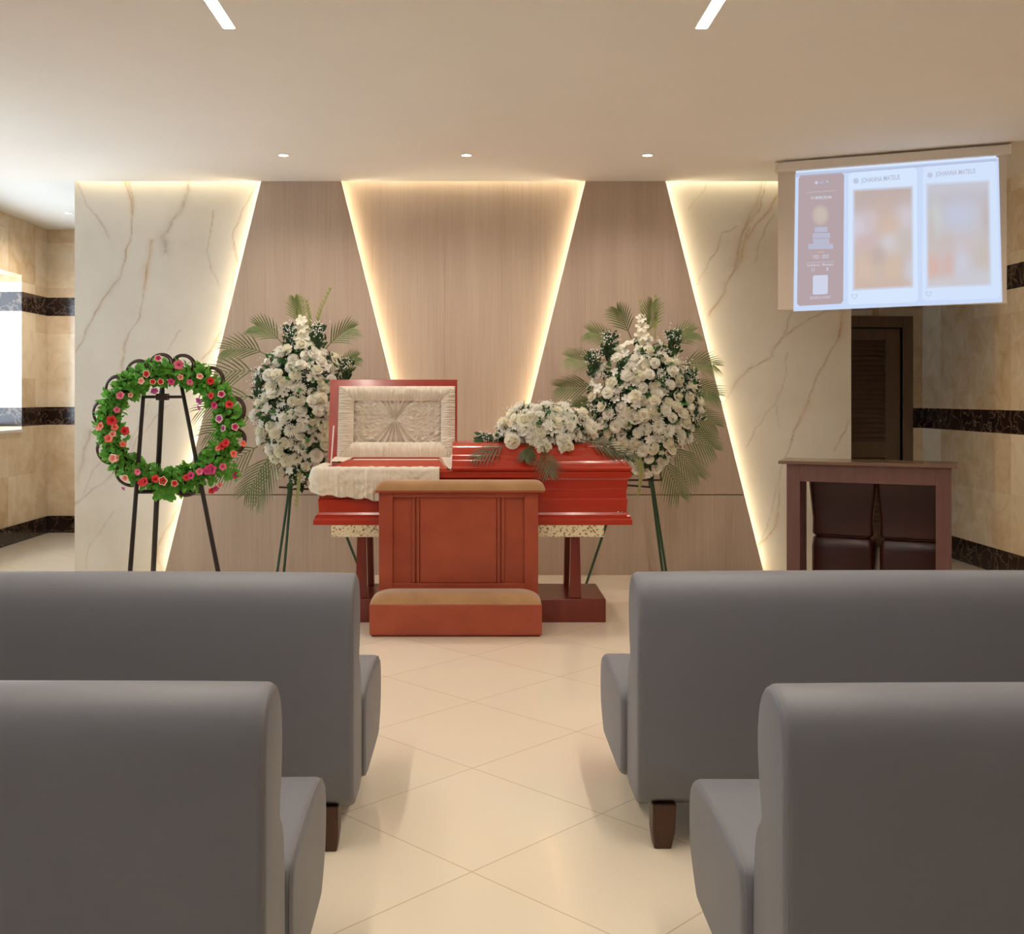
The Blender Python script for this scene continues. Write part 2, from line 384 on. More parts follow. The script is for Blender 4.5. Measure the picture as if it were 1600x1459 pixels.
# ------------------------------------------------------------------ mesh builder
class MB:
    def __init__(self):
        self.v, self.f, self.mi = [], [], []
        self.cur = 0

    def add(self, vs, fs):
        o = len(self.v)
        self.v.extend([tuple(p) for p in vs])
        for f in fs:
            self.f.append(tuple(i + o for i in f)); self.mi.append(self.cur)
        return o

    def box(self, x0, x1, y0, y1, z0, z1, mtx=None):
        vs = [Vector((x, y, z)) for z in (z0, z1) for y in (y0, y1) for x in (x0, x1)]
        if mtx:
            vs = [mtx @ p for p in vs]
        self.add(vs, [(0, 2, 3, 1), (4, 5, 7, 6), (0, 1, 5, 4), (2, 6, 7, 3), (0, 4, 6, 2), (1, 3, 7, 5)])

    def prism(self, poly, axis, a, b, mtx=None):
        """polygon in the two other axes, drawn out along axis from a to b"""
        n = len(poly)

        def mk(p, t):
            q = [p[0], p[1]]; q.insert(axis, t)
            q = Vector(q)
            return mtx @ q if mtx else q
        vs = [mk(p, a) for p in poly] + [mk(p, b) for p in poly]
        fs = [tuple(range(n))[::-1], tuple(range(n, 2 * n))]
        fs += [(i, (i + 1) % n, n + (i + 1) % n, n + i) for i in range(n)]
        self.add(vs, fs)

    def loft(self, rings, closed=True, caps=True):
        n = len(rings[0])
        vs = [p for r in rings for p in r]
        fs = []
        for k in range(len(rings) - 1):
            for i in range(n if closed else n - 1):
                j = (i + 1) % n
                fs.append((k * n + i, k * n + j, (k + 1) * n + j, (k + 1) * n + i))
        if caps and closed:
            fs.append(tuple(range(n))[::-1]); fs.append(tuple((len(rings) - 1) * n + i for i in range(n)))
        self.add(vs, fs)

    def tube(self, pts, r, seg=8, caps=True):
        pts = [Vector(p) for p in pts]
        rs = r if isinstance(r, (list, tuple)) else [r] * len(pts)
        rings = []
        up = None
        for i, p in enumerate(pts):
            t = (pts[min(i + 1, len(pts) - 1)] - pts[max(i - 1, 0)]).normalized()
            if up is None:
                up = Vector((0, 0, 1)) if abs(t.z) < 0.9 else Vector((1, 0, 0))
            u = (up - t * up.dot(t)).normalized(); w = t.cross(u); up = u
            rings.append([p + (u * math.cos(a) + w * math.sin(a)) * rs[i] for a in [2 * PI * k / seg for k in range(seg)]])
        self.loft(rings, True, caps)

    def ring(self, pts, r, seg=8):
        """closed tube"""
        pts = [Vector(p) for p in pts]; n = len(pts)
        c = sum(pts, Vector()) / n
        vs, fs = [], []
        for i, p in enumerate(pts):
            t = (pts[(i + 1) % n] - pts[i - 1]).normalized()
            u = (p - c); u = (u - t * u.dot(t)).normalized(); w = t.cross(u)
            vs += [p + (u * math.cos(a) + w * math.sin(a)) * r for a in [2 * PI * k / seg for k in range(seg)]]
        for i in range(n):
            for k in range(seg):
                fs.append((i * seg + k, i * seg + (k + 1) % seg, ((i + 1) % n) * seg + (k + 1) % seg, ((i + 1) % n) * seg + k))
        self.add(vs, fs)

    def grid(self, pts):
        """pts: rows of points"""
        n, m = len(pts), len(pts[0])
        self.add([p for r in pts for p in r],
                 [(i * m + j, i * m + j + 1, (i + 1) * m + j + 1, (i + 1) * m + j) for i in range(n - 1) for j in range(m - 1)])

    def mesh(self, name, mats, smooth=True, angle=35):
        me = bpy.data.meshes.new(name)
        me.from_pydata(self.v, [], self.f)
        for m in (mats if isinstance(mats, (list, tuple)) else [mats]):
            me.materials.append(m)
        me.polygons.foreach_set('material_index', self.mi)
        me.update()
        if smooth:
            me.polygons.foreach_set('use_smooth', [True] * len(me.polygons))
            me.set_sharp_from_angle(angle=math.radians(angle))
        return me

    def build(self, name, mats, parent=None, smooth=True, angle=35, bevel=0.0, solid=0.0, fix=False):
        me = self.mesh(name, mats, smooth, angle)
        if fix or bevel:
            import bmesh
            bm = bmesh.new(); bm.from_mesh(me)
            bmesh.ops.recalc_face_normals(bm, faces=bm.faces)
            bm.to_mesh(me); bm.free()
        o = link(name, me, parent)
        if bevel:
            md = o.modifiers.new('bevel', 'BEVEL'); md.width = bevel; md.segments = 3; md.limit_method = 'ANGLE'; md.angle_limit = math.radians(40)
            md.harden_normals = False
        if solid:
            md = o.modifiers.new('thickness', 'SOLIDIFY'); md.thickness = solid; md.offset = 0
        return o


def link(name, data, parent=None):
    o = bpy.data.objects.new(name, data); COL.objects.link(o)
    if parent is not None:
        o.parent = parent
        # geometry is written in world coordinates: undo the parent's own placement
        o.matrix_parent_inverse = parent_matrix(parent).inverted()
    return o


def parent_matrix(o):
    m = o.matrix_basis.copy()
    if o.parent is not None:
        m = parent_matrix(o.parent) @ o.matrix_parent_inverse @ m
    return m


def tag(o, label, cat, group=None, kind=None):
    o['label'] = label; o['category'] = cat
    if group: o['group'] = group
    if kind: o['kind'] = kind
    return o


def thing(name, label, cat, loc, rz=0.0, group=None):
    o = bpy.data.objects.new(name, None); COL.objects.link(o)
    o.empty_display_size = 0.1
    o.location = loc; o.rotation_euler = (0, 0, rz)
    return tag(o, label, cat, group)


def struct(o, label=None):
    o['kind'] = 'structure'
    if label: o['label'] = label
    return o


def sbox(name, mat, *b, parent=None, bevel=0.0):
    mb = MB(); mb.box(*b)
    o = mb.build(name, mat, parent, bevel=bevel)
    if parent is None: struct(o)
    return o


# ------------------------------------------------------------------ the room
XL, XR = -4.3, 4.05
YB = -2.6
CEIL, HALL = 3.02, 3.05
YP, YR = 8.10, 8.18           # raised panels / recessed accent wall
YF, YD = 10.63, 9.57          # far wall of the left passage / door wall

sbox('floor', M['floor'], XL - 0.4, XR + 0.3, YB - 0.2, YF + 0.3, -0.12, 0.0)
# ceiling of the chapel with slots cut for the two line lights, up to the light slot of the accent wall
mb = MB()
SX = ((-1.135, -1.07), (0.985, 1.05)); SY0, SY1 = 0.9, 4.75
xs = [XL - 0.4, SX[0][0], SX[0][1], SX[1][0], SX[1][1], XR + 0.3]
for i in range(5):
    if i % 2 == 0:
        mb.box(xs[i], xs[i + 1], YB - 0.2, YP, CEIL, CEIL + 0.16)
    else:
        mb.box(xs[i], xs[i + 1], YB - 0.2, SY0, CEIL, CEIL + 0.16)
        mb.box(xs[i], xs[i + 1], SY1, YP, CEIL, CEIL + 0.16)
struct(mb.build('ceiling', M['ceiling'], smooth=False))
sbox('ceiling', M['ceiling'], XL - 0.4, XR + 0.3, YP + 0.001, YF + 0.3, HALL + 0.06, HALL + 0.2)
mb = MB()
mb.box(XL - 0.4, -3.105, YP + 0.002, YF + 0.3, HALL, HALL + 0.059)
mb.box(2.92, XR + 0.3, YP + 0.002, YF + 0.3, HALL, HALL + 0.059)
mb.box(-3.104, 2.919, 8.33, YF + 0.3, HALL, HALL + 0.059)
struct(mb.build('ceiling', M['ceiling'], smooth=False))

# left wall, with window openings; all but the farthest unseen, assumed for cool daylight
WZ0, WZ1 = 1.03, 2.52
WINS = ((7.75, 10.02), (5.6, 6.9), (-1.7, -0.3))
mb = MB()
x0, x1 = XL - 0.34, XL
ys = [YB, WINS[2][0], WINS[2][1], WINS[1][0], WINS[1][1], WINS[0][0], WINS[0][1], YF + 0.3]
for i in range(7):
    if i % 2 == 0:
        mb.box(x0, x1, ys[i], ys[i + 1], 0, CEIL + 0.09)
    else:
        mb.box(x0, x1, ys[i], ys[i + 1], 0, WZ0); mb.box(x0, x1, ys[i], ys[i + 1], WZ1, CEIL + 0.09)
struct(mb.build('wall_left', M['stone'], smooth=False))
for k, (a, b) in enumerate(WINS):
    fr = MB()
    xa, xb = XL - 0.33, XL - 0.27
    for (p, q, r, s) in ((a, b, WZ0 + 0.03, WZ0 + 0.08), (a, b, WZ1 - 0.05, WZ1), (a, a + 0.05, WZ0 + 0.08, WZ1 - 0.05), (b - 0.05, b, WZ0 + 0.08, WZ1 - 0.05),
                         ((a + b) / 2 - 0.025, (a + b) / 2 + 0.025, WZ0 + 0.08, WZ1 - 0.05)):
        fr.box(xa, xb, p, q, r, s)
    w = struct(fr.build('window_%d' % (k + 1), M['white_metal'], bevel=0.004))
    g = MB(); g.box(XL - 0.303, XL - 0.297, a + 0.05, b - 0.05, WZ0 + 0.08, WZ1 - 0.05)
    g.build('pane', M['glass'], w)
    sl = MB(); sl.box(XL - 0.27, XL + 0.015, a + 0.001, b - 0.001, WZ0, WZ0 + 0.03)
    sl.build('window_sill', M['plastic_white'], w, bevel=0.004)
# right wall, wall behind the camera, far walls
sbox('wall_right', M['stone'], XR, XR + 0.2, YB, YF + 0.3, 0, CEIL + 0.09)
sbox('wall_rear', M['paint'], XL, XR, YB - 0.2, YB, 0, CEIL)
sbox('wall_far', M['stone'], XL, 1.0, YF, YF + 0.2, 0, HALL)
sbox('wall_passage', M['paint'], 1.0, 1.2, YD, YF + 0.2, 0, HALL)
mb = MB()
DX0, DX1, DZ = 2.99, 3.875, 1.995
mb.box(1.2, DX0, YD, YD + 0.15, 0, HALL); mb.box(DX1, XR, YD, YD + 0.15, 0, HALL); mb.box(DX0, DX1, YD, YD + 0.15, DZ, HALL)
struct(mb.build('wall_door', M['stone'], smooth=False))
sbox('wall_shade_baffle', M['paint'], 2.916, XR - 0.001, 8.11, 8.32, 2.14, CEIL + 0.028)  # unseen piece behind the screen, added to keep the right passage dark
sbox('wall_beyond', M['paint'], 1.21, XR, YD + 0.30, YD + 0.36, 0, HALL)
# base boards of dark marble
sbox('baseboard_left', M['dark_marble'], XL, XL + 0.012, YB, YF, 0, 0.17)
sbox('baseboard_far', M['dark_marble'], XL + 0.012, 1.0, YF - 0.012, YF, 0, 0.17)
sbox('baseboard_right', M['dark_marble'], XR - 0.012, XR, YB, YD, 0, 0.19)

# accent wall --------------------------------------------------------------
AX0, AX1 = -3.10, 2.915
sbox('wall_back', M['paint'], AX0, AX1, YR + 0.02, 8.33, 0, HALL)
sbox('trim_1', M['ceiling'], AX0, AX1, YP + 0.002, YR + 0.02, HALL + 0.058, HALL + 0.0595)   # cap of the light slot

VEINS_L = [
    ([(200, 270), (207, 330), (205, 379), (183, 437), (151, 490), (116, 550)], 0.020, 0.75, 0.5),
    ([(196, 280), (203, 320), (206, 335)], 0.030, 0.8, 1.0),
    ([(300, 270), (281, 330), (254, 370), (258, 397)], 0.040, 0.65, 0.1),
    ([(288, 300), (270, 350), (254, 368)], 0.030, 0.6, 0.1),
    ([(240, 379), (229, 433), (218, 495), (191, 562), (183, 600)], 0.013, 0.8, 0.5),
    ([(241, 376), (230, 430), (227, 445)], 0.028, 0.85, 1.0),
    ([(122, 290), (147, 335), (165, 375)], 0.008, 0.6, 0.1),
    ([(336, 326), (321, 397), (341, 446)], 0.007, 0.6, 0.1),
    ([(399, 285), (367, 366), (363, 415), (352, 499), (325, 553)], 0.013, 0.7, 0.5),
    ([(340, 528), (318, 566)], 0.022, 0.6, 0.9),
    ([(281, 517), (258, 548)], 0.006, 0.6, 0.1),
    ([(140, 672), (129, 722), (118, 748)], 0.026, 0.6, 0.3),
    ([(180, 740), (151, 762), (116, 786)], 0.013, 0.55, 0.1),
    ([(170, 690), (140, 750), (118, 790)], 0.010, 0.4, 0.1),
    ([(276, 790), (249, 847), (254, 900)], 0.020, 0.65, 0.8),
    ([(263, 637), (214, 686), (196, 720)], 0.007, 0.45, 0.1),
    ([(176, 800), (140, 850), (136, 890)], 0.007, 0.35, 0.1),
    ([(240, 590), (232, 640), (200, 700)], 0.006, 0.3, 0.1)]
VEINS_R = [
    ([(1200, 270), (1178, 334), (1159, 376), (1146, 425), (1133, 460), (1108, 492)], 0.020, 0.75, 0.5),
    ([(1190, 280), (1172, 335), (1156, 380), (1148, 412)], 0.050, 0.55, 0.25),
    ([(1172, 360), (1160, 395), (1150, 420)], 0.035, 0.6, 0.8),
    ([(1226, 285), (1194, 331), (1184, 351), (1171, 376)], 0.022, 0.75, 0.8),
    ([(1152, 355), (1126, 365), (1113, 399), (1088, 447)], 0.008, 0.6, 0.1),
    ([(1204, 334), (1196, 370), (1181, 405)], 0.007, 0.55, 0.3),
    ([(1239, 485), (1226, 521), (1207, 557), (1171, 573), (1146, 595), (1128, 640)], 0.014, 0.7, 0.3),
    ([(1172, 570), (1150, 592), (1143, 605)], 0.028, 0.5, 0.1),
    ([(1300, 480), (1258, 505), (1226, 525)], 0.010, 0.65, 0.2),
    ([(1314, 470), (1307, 531), (1278, 592), (1258, 644), (1229, 715)], 0.012, 0.8, 0.6),
    ([(1314, 470), (1309, 525)], 0.030, 0.75, 1.0),
    ([(1264, 630), (1254, 655)], 0.022, 0.7, 1.0),
    ([(1229, 554), (1213, 628), (1191, 657), (1165, 695)], 0.007, 0.5, 0.2),
    ([(1213, 634), (1223, 670)], 0.006, 0.45, 0.2),
    ([(1330, 655), (1304, 705)], 0.007, 0.6, 0.2),
    ([(1219, 765), (1210, 826), (1189, 850)], 0.014, 0.8, 1.0),
    ([(1228, 720), (1205, 790), (1188, 860)], 0.008, 0.45, 0.2),
    ([(1110, 285), (1078, 325)], 0.006, 0.4, 0.1)]


def marble_slab(name, x0, x1, veins, seed):
    step = 0.009
    nx, nz = int((x1 - x0) / step) + 1, int(3.06 / step) + 1
    X = np.linspace(x0, x1, nx); Z = np.linspace(0.0, 3.06, nz)
    gx, gz = np.meshgrid(X, Z)
    px, pz = gx.ravel().copy(), gz.ravel().copy()
    nzs = np.array([[noise.fractal(Vector((a * 3.0 + seed, b * 3.0, k * 9.0)), 1.0, 2.0, 4) for k in (0, 1)] for a, b in zip(px, pz)])
    nw = np.array([noise.noise(Vector((a * 6.0, b * 6.0, seed + 3))) for a, b in zip(px, pz)])
    nw2 = np.array([noise.noise(Vector((a * 9.0 + b * 4, b * 5.0, seed + 8))) for a, b in zip(px, pz)])
    qx, qz = px + nzs[:, 0] * 0.040, pz + nzs[:, 1] * 0.040
    amt = np.zeros_like(px); gold = np.zeros_like(px)
    for pts, w, s, g in veins:
        q = [P(a, b, YR) for a, b in pts]
        for a, b in zip(q[:-1], q[1:]):
            dx, dz = b.x - a.x, b.z - a.z
            t = np.clip(((qx - a.x) * dx + (qz - a.z) * dz) / (dx * dx + dz * dz), 0, 1)
            d = np.hypot(qx - a.x - t * dx, qz - a.z - t * dz)
            ww = w * 0.75 * (1 + 0.9 * nw)
            fade = np.clip(0.72 + 0.8 * nw2, 0.2, 1.0)
            core = np.exp(-(d / np.maximum(ww * 0.30, 0.0035)) ** 2) * s * 0.95 * fade + np.exp(-(d / np.maximum(ww * 1.3, 0.008)) ** 2) * s * 0.30
            m = core > amt
            amt[m] = core[m]; gold[m] = g
    amt = np.clip(amt, 0, 1)
    me = bpy.data.meshes.new(name)
    vs = np.stack([px, np.full_like(px, YR), pz], 1)
    idx = np.arange(nx * nz).reshape(nz, nx)
    fs = np.stack([idx[:-1, :-1].ravel(), idx[:-1, 1:].ravel(), idx[1:, 1:].ravel(), idx[1:, :-1].ravel()], 1)
    # back and sides close the slab
    nb = len(vs)
    bk = np.array([[x0, YR + 0.02, 0], [x1, YR + 0.02, 0], [x1, YR + 0.02, 3.06], [x0, YR + 0.02, 3.06]])
    faces = fs.tolist() + [[nb + 1, nb, nb + 3, nb + 2], [nb, int(idx[0, 0]), int(idx[-1, 0]), nb + 3], [int(idx[0, -1]), nb + 1, nb + 2, int(idx[-1, -1])]]
    me.from_pydata(np.vstack([vs, bk]).tolist(), [], faces)
    at = me.color_attributes.new('vein', 'FLOAT_COLOR', 'POINT')
    c = np.zeros((nb + 4, 4)); c[:nb, 0] = amt; c[:nb, 1] = gold; c[:, 3] = 1
    at.data.foreach_set('color', c.ravel())
    me.materials.append(M['marble'])
    return struct(link(name, me))


marble_slab('wall_back_marble', AX0, -1.3, VEINS_L, 1.0)
marble_slab('wall_back_marble', 1.15, AX1, VEINS_R, 5.0)
mb = MB()
xs = [-1.2985, -0.232, 0.96, 1.1485]
for a, b in zip(xs[:-1], xs[1:]):
    mb.box(a + 0.0006, b - 0.0006, YR, YR + 0.019, 0, 3.055)
struct(mb.build('wall_back_wood', M['wood_light'], smooth=False))

LED_RUNS = []


def raised_panel(name, tl, tr, bl, br):
    """a trapezoid of wood veneer standing off the wall: corners given as x on top (z CEIL) and on the floor (z 0)"""
    def xl(z): return bl + (tl - bl) * z / CEIL
    def xr(z): return br + (tr - br) * z / CEIL
    ZG = 0.615
    root = None
    up = MB(); up.prism([(xl(ZG + 0.004), ZG + 0.004), (xr(ZG + 0.004), ZG + 0.004), (xr(CEIL), CEIL), (xl(CEIL), CEIL)], 1, YP, YP + 0.018)
    root = struct(up.build(name, M['wood_light'], smooth=False, fix=True))
    lo = MB(); lo.prism([(xl(0), 0), (xr(0), 0), (xr(ZG - 0.004), ZG - 0.004), (xl(ZG - 0.004), ZG - 0.004)], 1, YP, YP + 0.018)
    lo.build('lower_panel', M['wood_light'], root, smooth=False, fix=True)
    gr = MB(); gr.prism([(xl(ZG) + 0.002, ZG - 0.004), (xr(ZG) - 0.002, ZG - 0.004), (xr(ZG) - 0.002, ZG + 0.004), (xl(ZG) + 0.002, ZG + 0.004)], 1, YP + 0.006, YP + 0.018)
    gr.build('shadow_gap', M['groove'], root, smooth=False, fix=True)
    i = 0.05
    ba = MB(); ba.prism([(xl(0) + i, 0), (xr(0) - i, 0), (xr(CEIL) - i, CEIL), (xl(CEIL) + i, CEIL)], 1, YP + 0.0185, YR)
    ba.build('backing_board', M['plastic_white'], root, smooth=False, fix=True)
    for f, s in ((xl, 1), (xr, -1)):
        le = MB()
        z0, z1 = 0.02, CEIL
        o0, o1 = f(z0) + s * 0.040, f(z1) + s * 0.040
        w = s * 0.008
        le.prism([(o0, z0), (o0 + w, z0), (o1 + w, z1), (o1, z1)], 1, YP + 0.030, YP + 0.060)
        l = le.build('led_tape', M['led'], root, smooth=False, fix=True)


raised_panel('trim_2', -1.640, -1.026, -2.383, -0.270)
raised_panel('trim_3', 0.849, 1.463, 0.098, 2.221)
# LED tape in the slot above the recessed panels (behind the ceiling edge)
for a, b in ((AX0 + 0.02, -1.66), (-1.0, 0.83), (1.48, AX1 - 0.02)):
    mb = MB(); mb.box(a, b, YP + 0.0025, YP + 0.009, CEIL + 0.035, CEIL + 0.05)
    o = struct(mb.build('trim_led', M['slot_led'], smooth=False)); o.name = 'trim_4'

# ------------------------------------------------------------------ door and sign
dr = MB()
dr.box(DX0 + 0.005, DX0 + 0.115, YD + 0.02, YD + 0.06, 0.008, DZ - 0.008)
dr.box(DX1 - 0.145, DX1 - 0.012, YD + 0.02, YD + 0.06, 0.008, DZ - 0.008)
for z0, z1 in ((0.008, 0.2), (0.815, 0.96), (1.882, DZ - 0.008)):
    dr.box(DX0 + 0.115, DX1 - 0.145, YD + 0.02, YD + 0.06, z0, z1)
door = struct(dr.build('door_1', M['door'], bevel=0.003))
lv = MB()
for z0, z1 in ((0.2, 0.815), (0.96, 1.882)):
    n = int((z1 - z0) / 0.042)
    for k in range(n):
        z = z0 + (k + 0.5) * (z1 - z0) / n
        mtx = Matrix.Translation((0, YD + 0.04, z)) @ Matrix.Rotation(math.radians(-35), 4, 'X')
        lv.box(DX0 + 0.115, DX1 - 0.145, -0.004, 0.004, -0.026, 0.026, mtx)
lv.build('louvre', M['door'], door, smooth=False)
fr = MB()
fr.box(DX0 - 0.09, DX0, YD - 0.02, YD + 0.09, 0, DZ + 0.1); fr.box(DX1, DX1 + 0.09, YD - 0.02, YD + 0.09, 0, DZ + 0.1); fr.box(DX0, DX1, YD - 0.02, YD + 0.09, DZ, DZ + 0.1)
fr.build('door_frame', M['door'], door, bevel=0.004)
hd = MB(); hd.tube([(DX0 + 0.06, YD + 0.02, 1.0), (DX0 + 0.06, YD - 0.04, 1.0), (DX0 + 0.17, YD - 0.04, 1.0)], 0.009)
hd.build('door_handle', M['steel'], door)
mb = MB(); mb.box(3.30, 3.598, YD - 0.008, YD, 2.105, 2.155)
tag(mb.build('door_sign', M['sign'], bevel=0.002), 'small pale sign plate on the wall above the brown louvred door', 'sign')

# ------------------------------------------------------------------ lights of the room
for k, (a, b) in enumerate(SX):
    side = ('left', 'right')[k]
    t = thing('line_light', ('warm white recessed line light in the ceiling, the one ending nearer the wreath side',
                             'warm white recessed line light in the ceiling, the one ending nearer the projection screen')[k],
              'ceiling light', ((a + b) / 2, SY1, CEIL), group='recessed line lights')
    h = MB()
    h.box(a + 0.0005, a + 0.006, SY0, SY1, CEIL, CEIL + 0.05); h.box(b - 0.006, b - 0.0005, SY0, SY1, CEIL, CEIL + 0.05)
    h.box(a + 0.006, b - 0.006, SY1 - 0.006, SY1 - 0.0005, CEIL, CEIL + 0.05); h.box(a + 0.0005, b - 0.0005, SY0, SY1, CEIL + 0.05, CEIL + 0.056)
    h.build('housing', M['white_metal'], t, smooth=False)
    d = MB(); d.box(a + 0.0065, b - 0.0065, SY0 + 0.01, SY1 - 0.0065, CEIL + 0.004, CEIL + 0.012)
    d.build('diffuser', M['strip'], t, smooth=False)


def downlight(x, y, z, label, w=SPOT_W):
    t = thing('downlight', label, 'ceiling light', (x, y, z), group='recessed ceiling downlights')
    r = MB()
    pr = [(0.030, 0.0), (0.040, -0.001), (0.042, -0.004), (0.039, -0.006), (0.033, -0.005), (0.030, -0.002)]
    rings = [[Vector((x + q * math.cos(a), y + q * math.sin(a), z + h)) for q, h in pr] for a in [2 * PI * k / 28 for k in range(29)]]
    r.loft(rings, True, False)
    r.build('trim_ring', M['white_metal'], t, fix=True)
    l = MB()
    n = 24
    l.add([(x + 0.031 * math.cos(2 * PI * k / n), y + 0.031 * math.sin(2 * PI * k / n), z - 0.0035) for k in range(n)], [tuple(range(n))[::-1]])
    l.build('lens', M['lens'], t, smooth=False)
    ld = bpy.data.lights.new('spot', 'SPOT'); ld.energy = w; ld.color = (1.0, 0.87, 0.72)
    ld.spot_size = math.radians(150); ld.spot_blend = 0.9; ld.shadow_soft_size = 0.035
    s = link('lamp', ld, t); s.location = (x, y, z - 0.02)


downlight(-1.308, 7.22, CEIL, 'small round ceiling downlight above the open casket lid and wreath')
downlight(-0.057, 7.22, CEIL, 'small round ceiling downlight above the middle wood panel')
downlight(1.18, 7.22, CEIL, 'small round ceiling downlight above the flower spray nearest the projection screen')
downlight(-3.72, 9.66, HALL, 'small round downlight in the passage beside the marble panel', 55.0)

downlight(3.35, 5.6, CEIL, 'added ceiling downlight out of view, brightening the right stone wall')  # extra lamp outside the view, added to lift the right wall

# ------------------------------------------------------------------ sofas
def offset_profile(pr, d):
    """move every point of a closed outline inwards by d"""
    n = len(pr); out = []
    for i in range(n):
        a, b, c = Vector(pr[i - 1]), Vector(pr[i]), Vector(pr[(i + 1) % n])
        n1 = Vector((-(b - a).y, (b - a).x)).normalized(); n2 = Vector((-(c - b).y, (c - b).x)).normalized()
        m = (n1 + n2)
        m = m / max(m.length_squared, 0.4) * 2
        out.append(tuple(b + m * d * 1.0))
    return out


def ccw(pr):
    a = sum(pr[i][0] * pr[(i + 1) % len(pr)][1] - pr[(i + 1) % len(pr)][0] * pr[i][1] for i in range(len(pr)))
    return pr if a > 0 else pr[::-1]


def smooth_closed(pr, it=2):
    for _ in range(it):
        q = []
        n = len(pr)
        for i in range(n):
            a, b = Vector(pr[i]), Vector(pr[(i + 1) % n])
            q.append(tuple(a * 0.75 + b * 0.25)); q.append(tuple(a * 0.25 + b * 0.75))
        pr = q
    return pr


BACK = [(0, .125), (0, .30), (0, .55), (0, .70), (.008, .765), (.035, .808), (.085, .825), (.140, .818), (.180, .785), (.200, .735), (.203, .67), (.188, .60),
        (.172, .56), (.176, .545), (.196, .535), (.222, .49), (.232, .42), (.235, .30), (.235, .18), (.235, .125)]
SEAT = [(.236, .125), (.236, .26), (.236, .40), (.30, .425), (.50, .432), (.68, .428), (.765, .412), (.80, .375), (.812, .32), (.806, .25), (.785, .20), (.72, .135), (.70, .125), (.45, .125)]


def pillow_loft(mb, pr, x0, x1, r, M4, crown=0.0):
    """an outline (y, z) drawn out along x, the two end edges rounded with radius r"""
    pr = ccw(pr)
    xs, ins = [], []
    for k in range(6):
        a = PI / 2 * k / 5
        xs.append(x0 + r * (1 - math.sin(a))); ins.append(r * (1 - math.cos(a)))
    xs, ins = xs[::-1], ins[::-1]
    for k in range(1, 12):
        xs.append(x0 + r + (x1 - x0 - 2 * r) * k / 12); ins.append(0)
    L = list(zip(xs, ins))
    L += [(x1 - (x - x0), i) for x, i in zip(xs[:6][::-1], ins[:6][::-1])]
    L.sort()
    rings = []
    for x, i in L:
        q = offset_profile(pr, i) if i > 1e-6 else pr
        c = crown * math.sin(PI * (x - x0) / (x1 - x0)) ** 0.6 if crown else 0
        rings.append([M4 @ Vector((x, p[0], p[1] + (c if p[1] > 0.6 else 0))) for p in q])
    mb.loft(rings)


def sofa(ex, y0, side, rz, length, label):
    """ex: x of the end seen from the aisle, y0: rear face, side: +1 when the sofa stretches to the right"""
    t = thing('sofa', label, 'sofa', (ex, y0, 0), rz, 'grey waiting room sofas')
    M4 = Matrix.Translation((ex, y0, 0)) @ Matrix.Rotation(rz, 4, 'Z')
    a, b = (0, length) if side > 0 else (-length, 0)
    bk = MB(); pillow_loft(bk, smooth_closed(BACK, 1), a, b, 0.018, M4, 0.006)
    back = bk.build('backrest', M['leather'], t, angle=60, fix=True)
    st = MB(); pillow_loft(st, smooth_closed(SEAT, 2), a - (0.012 if side < 0 else 0.018), b + 0.012, 0.022, M4)
    seat = st.build('seat', M['leather'], t, angle=60, fix=True)
    for (o, pr, e) in ((back, smooth_closed(BACK, 1), 0.0), (seat, smooth_closed(SEAT, 2), 0.015)):
        xx = (a - e if side > 0 else b + e * 0.8) + side * 0.0075
        s = MB(); s.ring([M4 @ Vector((xx, p[0], p[1])) for p in offset_profile(ccw(pr), 0.0045)], 0.0016, 6)
        s.build('seam', M['thread'], o)
    for lx in (a + 0.085, b - 0.085):
        for ly, d in ((0.055, 1), (0.665, -1)):
            l = MB()
            w0, w1 = 0.036, 0.026
            dx = 0.006 * (1 if lx > (a + b) / 2 else -1)
            dy = -0.008 * d
            rg = []
            for z, w, k in ((0.135, w0, 0), (0.05, (w0 + w1) / 2 + 0.003, .5), (0.0, w1, 1)):
                cx, cy = lx + dx * k, ly + dy * k
                rg.append([M4 @ Vector((cx + sx * w, cy + sy * w, z)) for sx, sy in ((-1, -1), (1, -1), (1, 1), (-1, 1))])
            l.loft(rg[::-1]); l.build('leg', M['leg_wood'], t, bevel=0.004, fix=True)
    return t


sofa(-0.362, 3.15, -1, 0.0, 1.9, 'grey leatherette sofa right in front of the wreath easel')
sofa(-0.377, 1.90, -1, math.radians(1.0), 1.9, 'grey leatherette sofa nearest the camera on the wreath side of the aisle')
sofa(0.489, 3.17, 1, math.radians(0.0), 1.9, 'grey leatherette sofa in front of the brown desk, farther row beyond the aisle')
sofa(0.553, 1.885, 1, math.radians(-0.6), 1.9, 'grey leatherette sofa nearest the camera on the projection screen side of the aisle')

# ------------------------------------------------------------------ kneeler (prie-dieu)
def cushion(mb, x0, x1, y0, y1, z0, h, rx, ry, n=40, m=14, over=0.0):
    """pillow top: rounded ends and edges"""
    rows = []
    for j in range(m + 1):
        v = -1 + 2 * j / m
        row = []
        for i in range(n + 1):
            u = -1 + 2 * i / n
            u2 = math.copysign(1 - (1 - abs(u)) ** 1.8, u); v2 = math.copysign(1 - (1 - abs(v)) ** 1.5, v)
            x = (x0 + x1) / 2 + u2 * (x1 - x0) / 2; y = (y0 + y1) / 2 + v2 * (y1 - y0) / 2
            dx = min(1, (min(x - x0, x1 - x)) / rx); dy = min(1, (min(y - y0, y1 - y)) / ry)
            hx = math.sqrt(max(0, 1 - (1 - dx) ** 2)); hy = math.sqrt(max(0, 1 - (1 - dy) ** 2))
            row.append(Vector((x, y, z0 + h * hx * hy)))
        rows.append(row)
    mb.grid(rows)
    mb.add([(x0, y0, z0), (x1, y0, z0), (x1, y1, z0), (x0, y1, z0)], [(3, 2, 1, 0)])


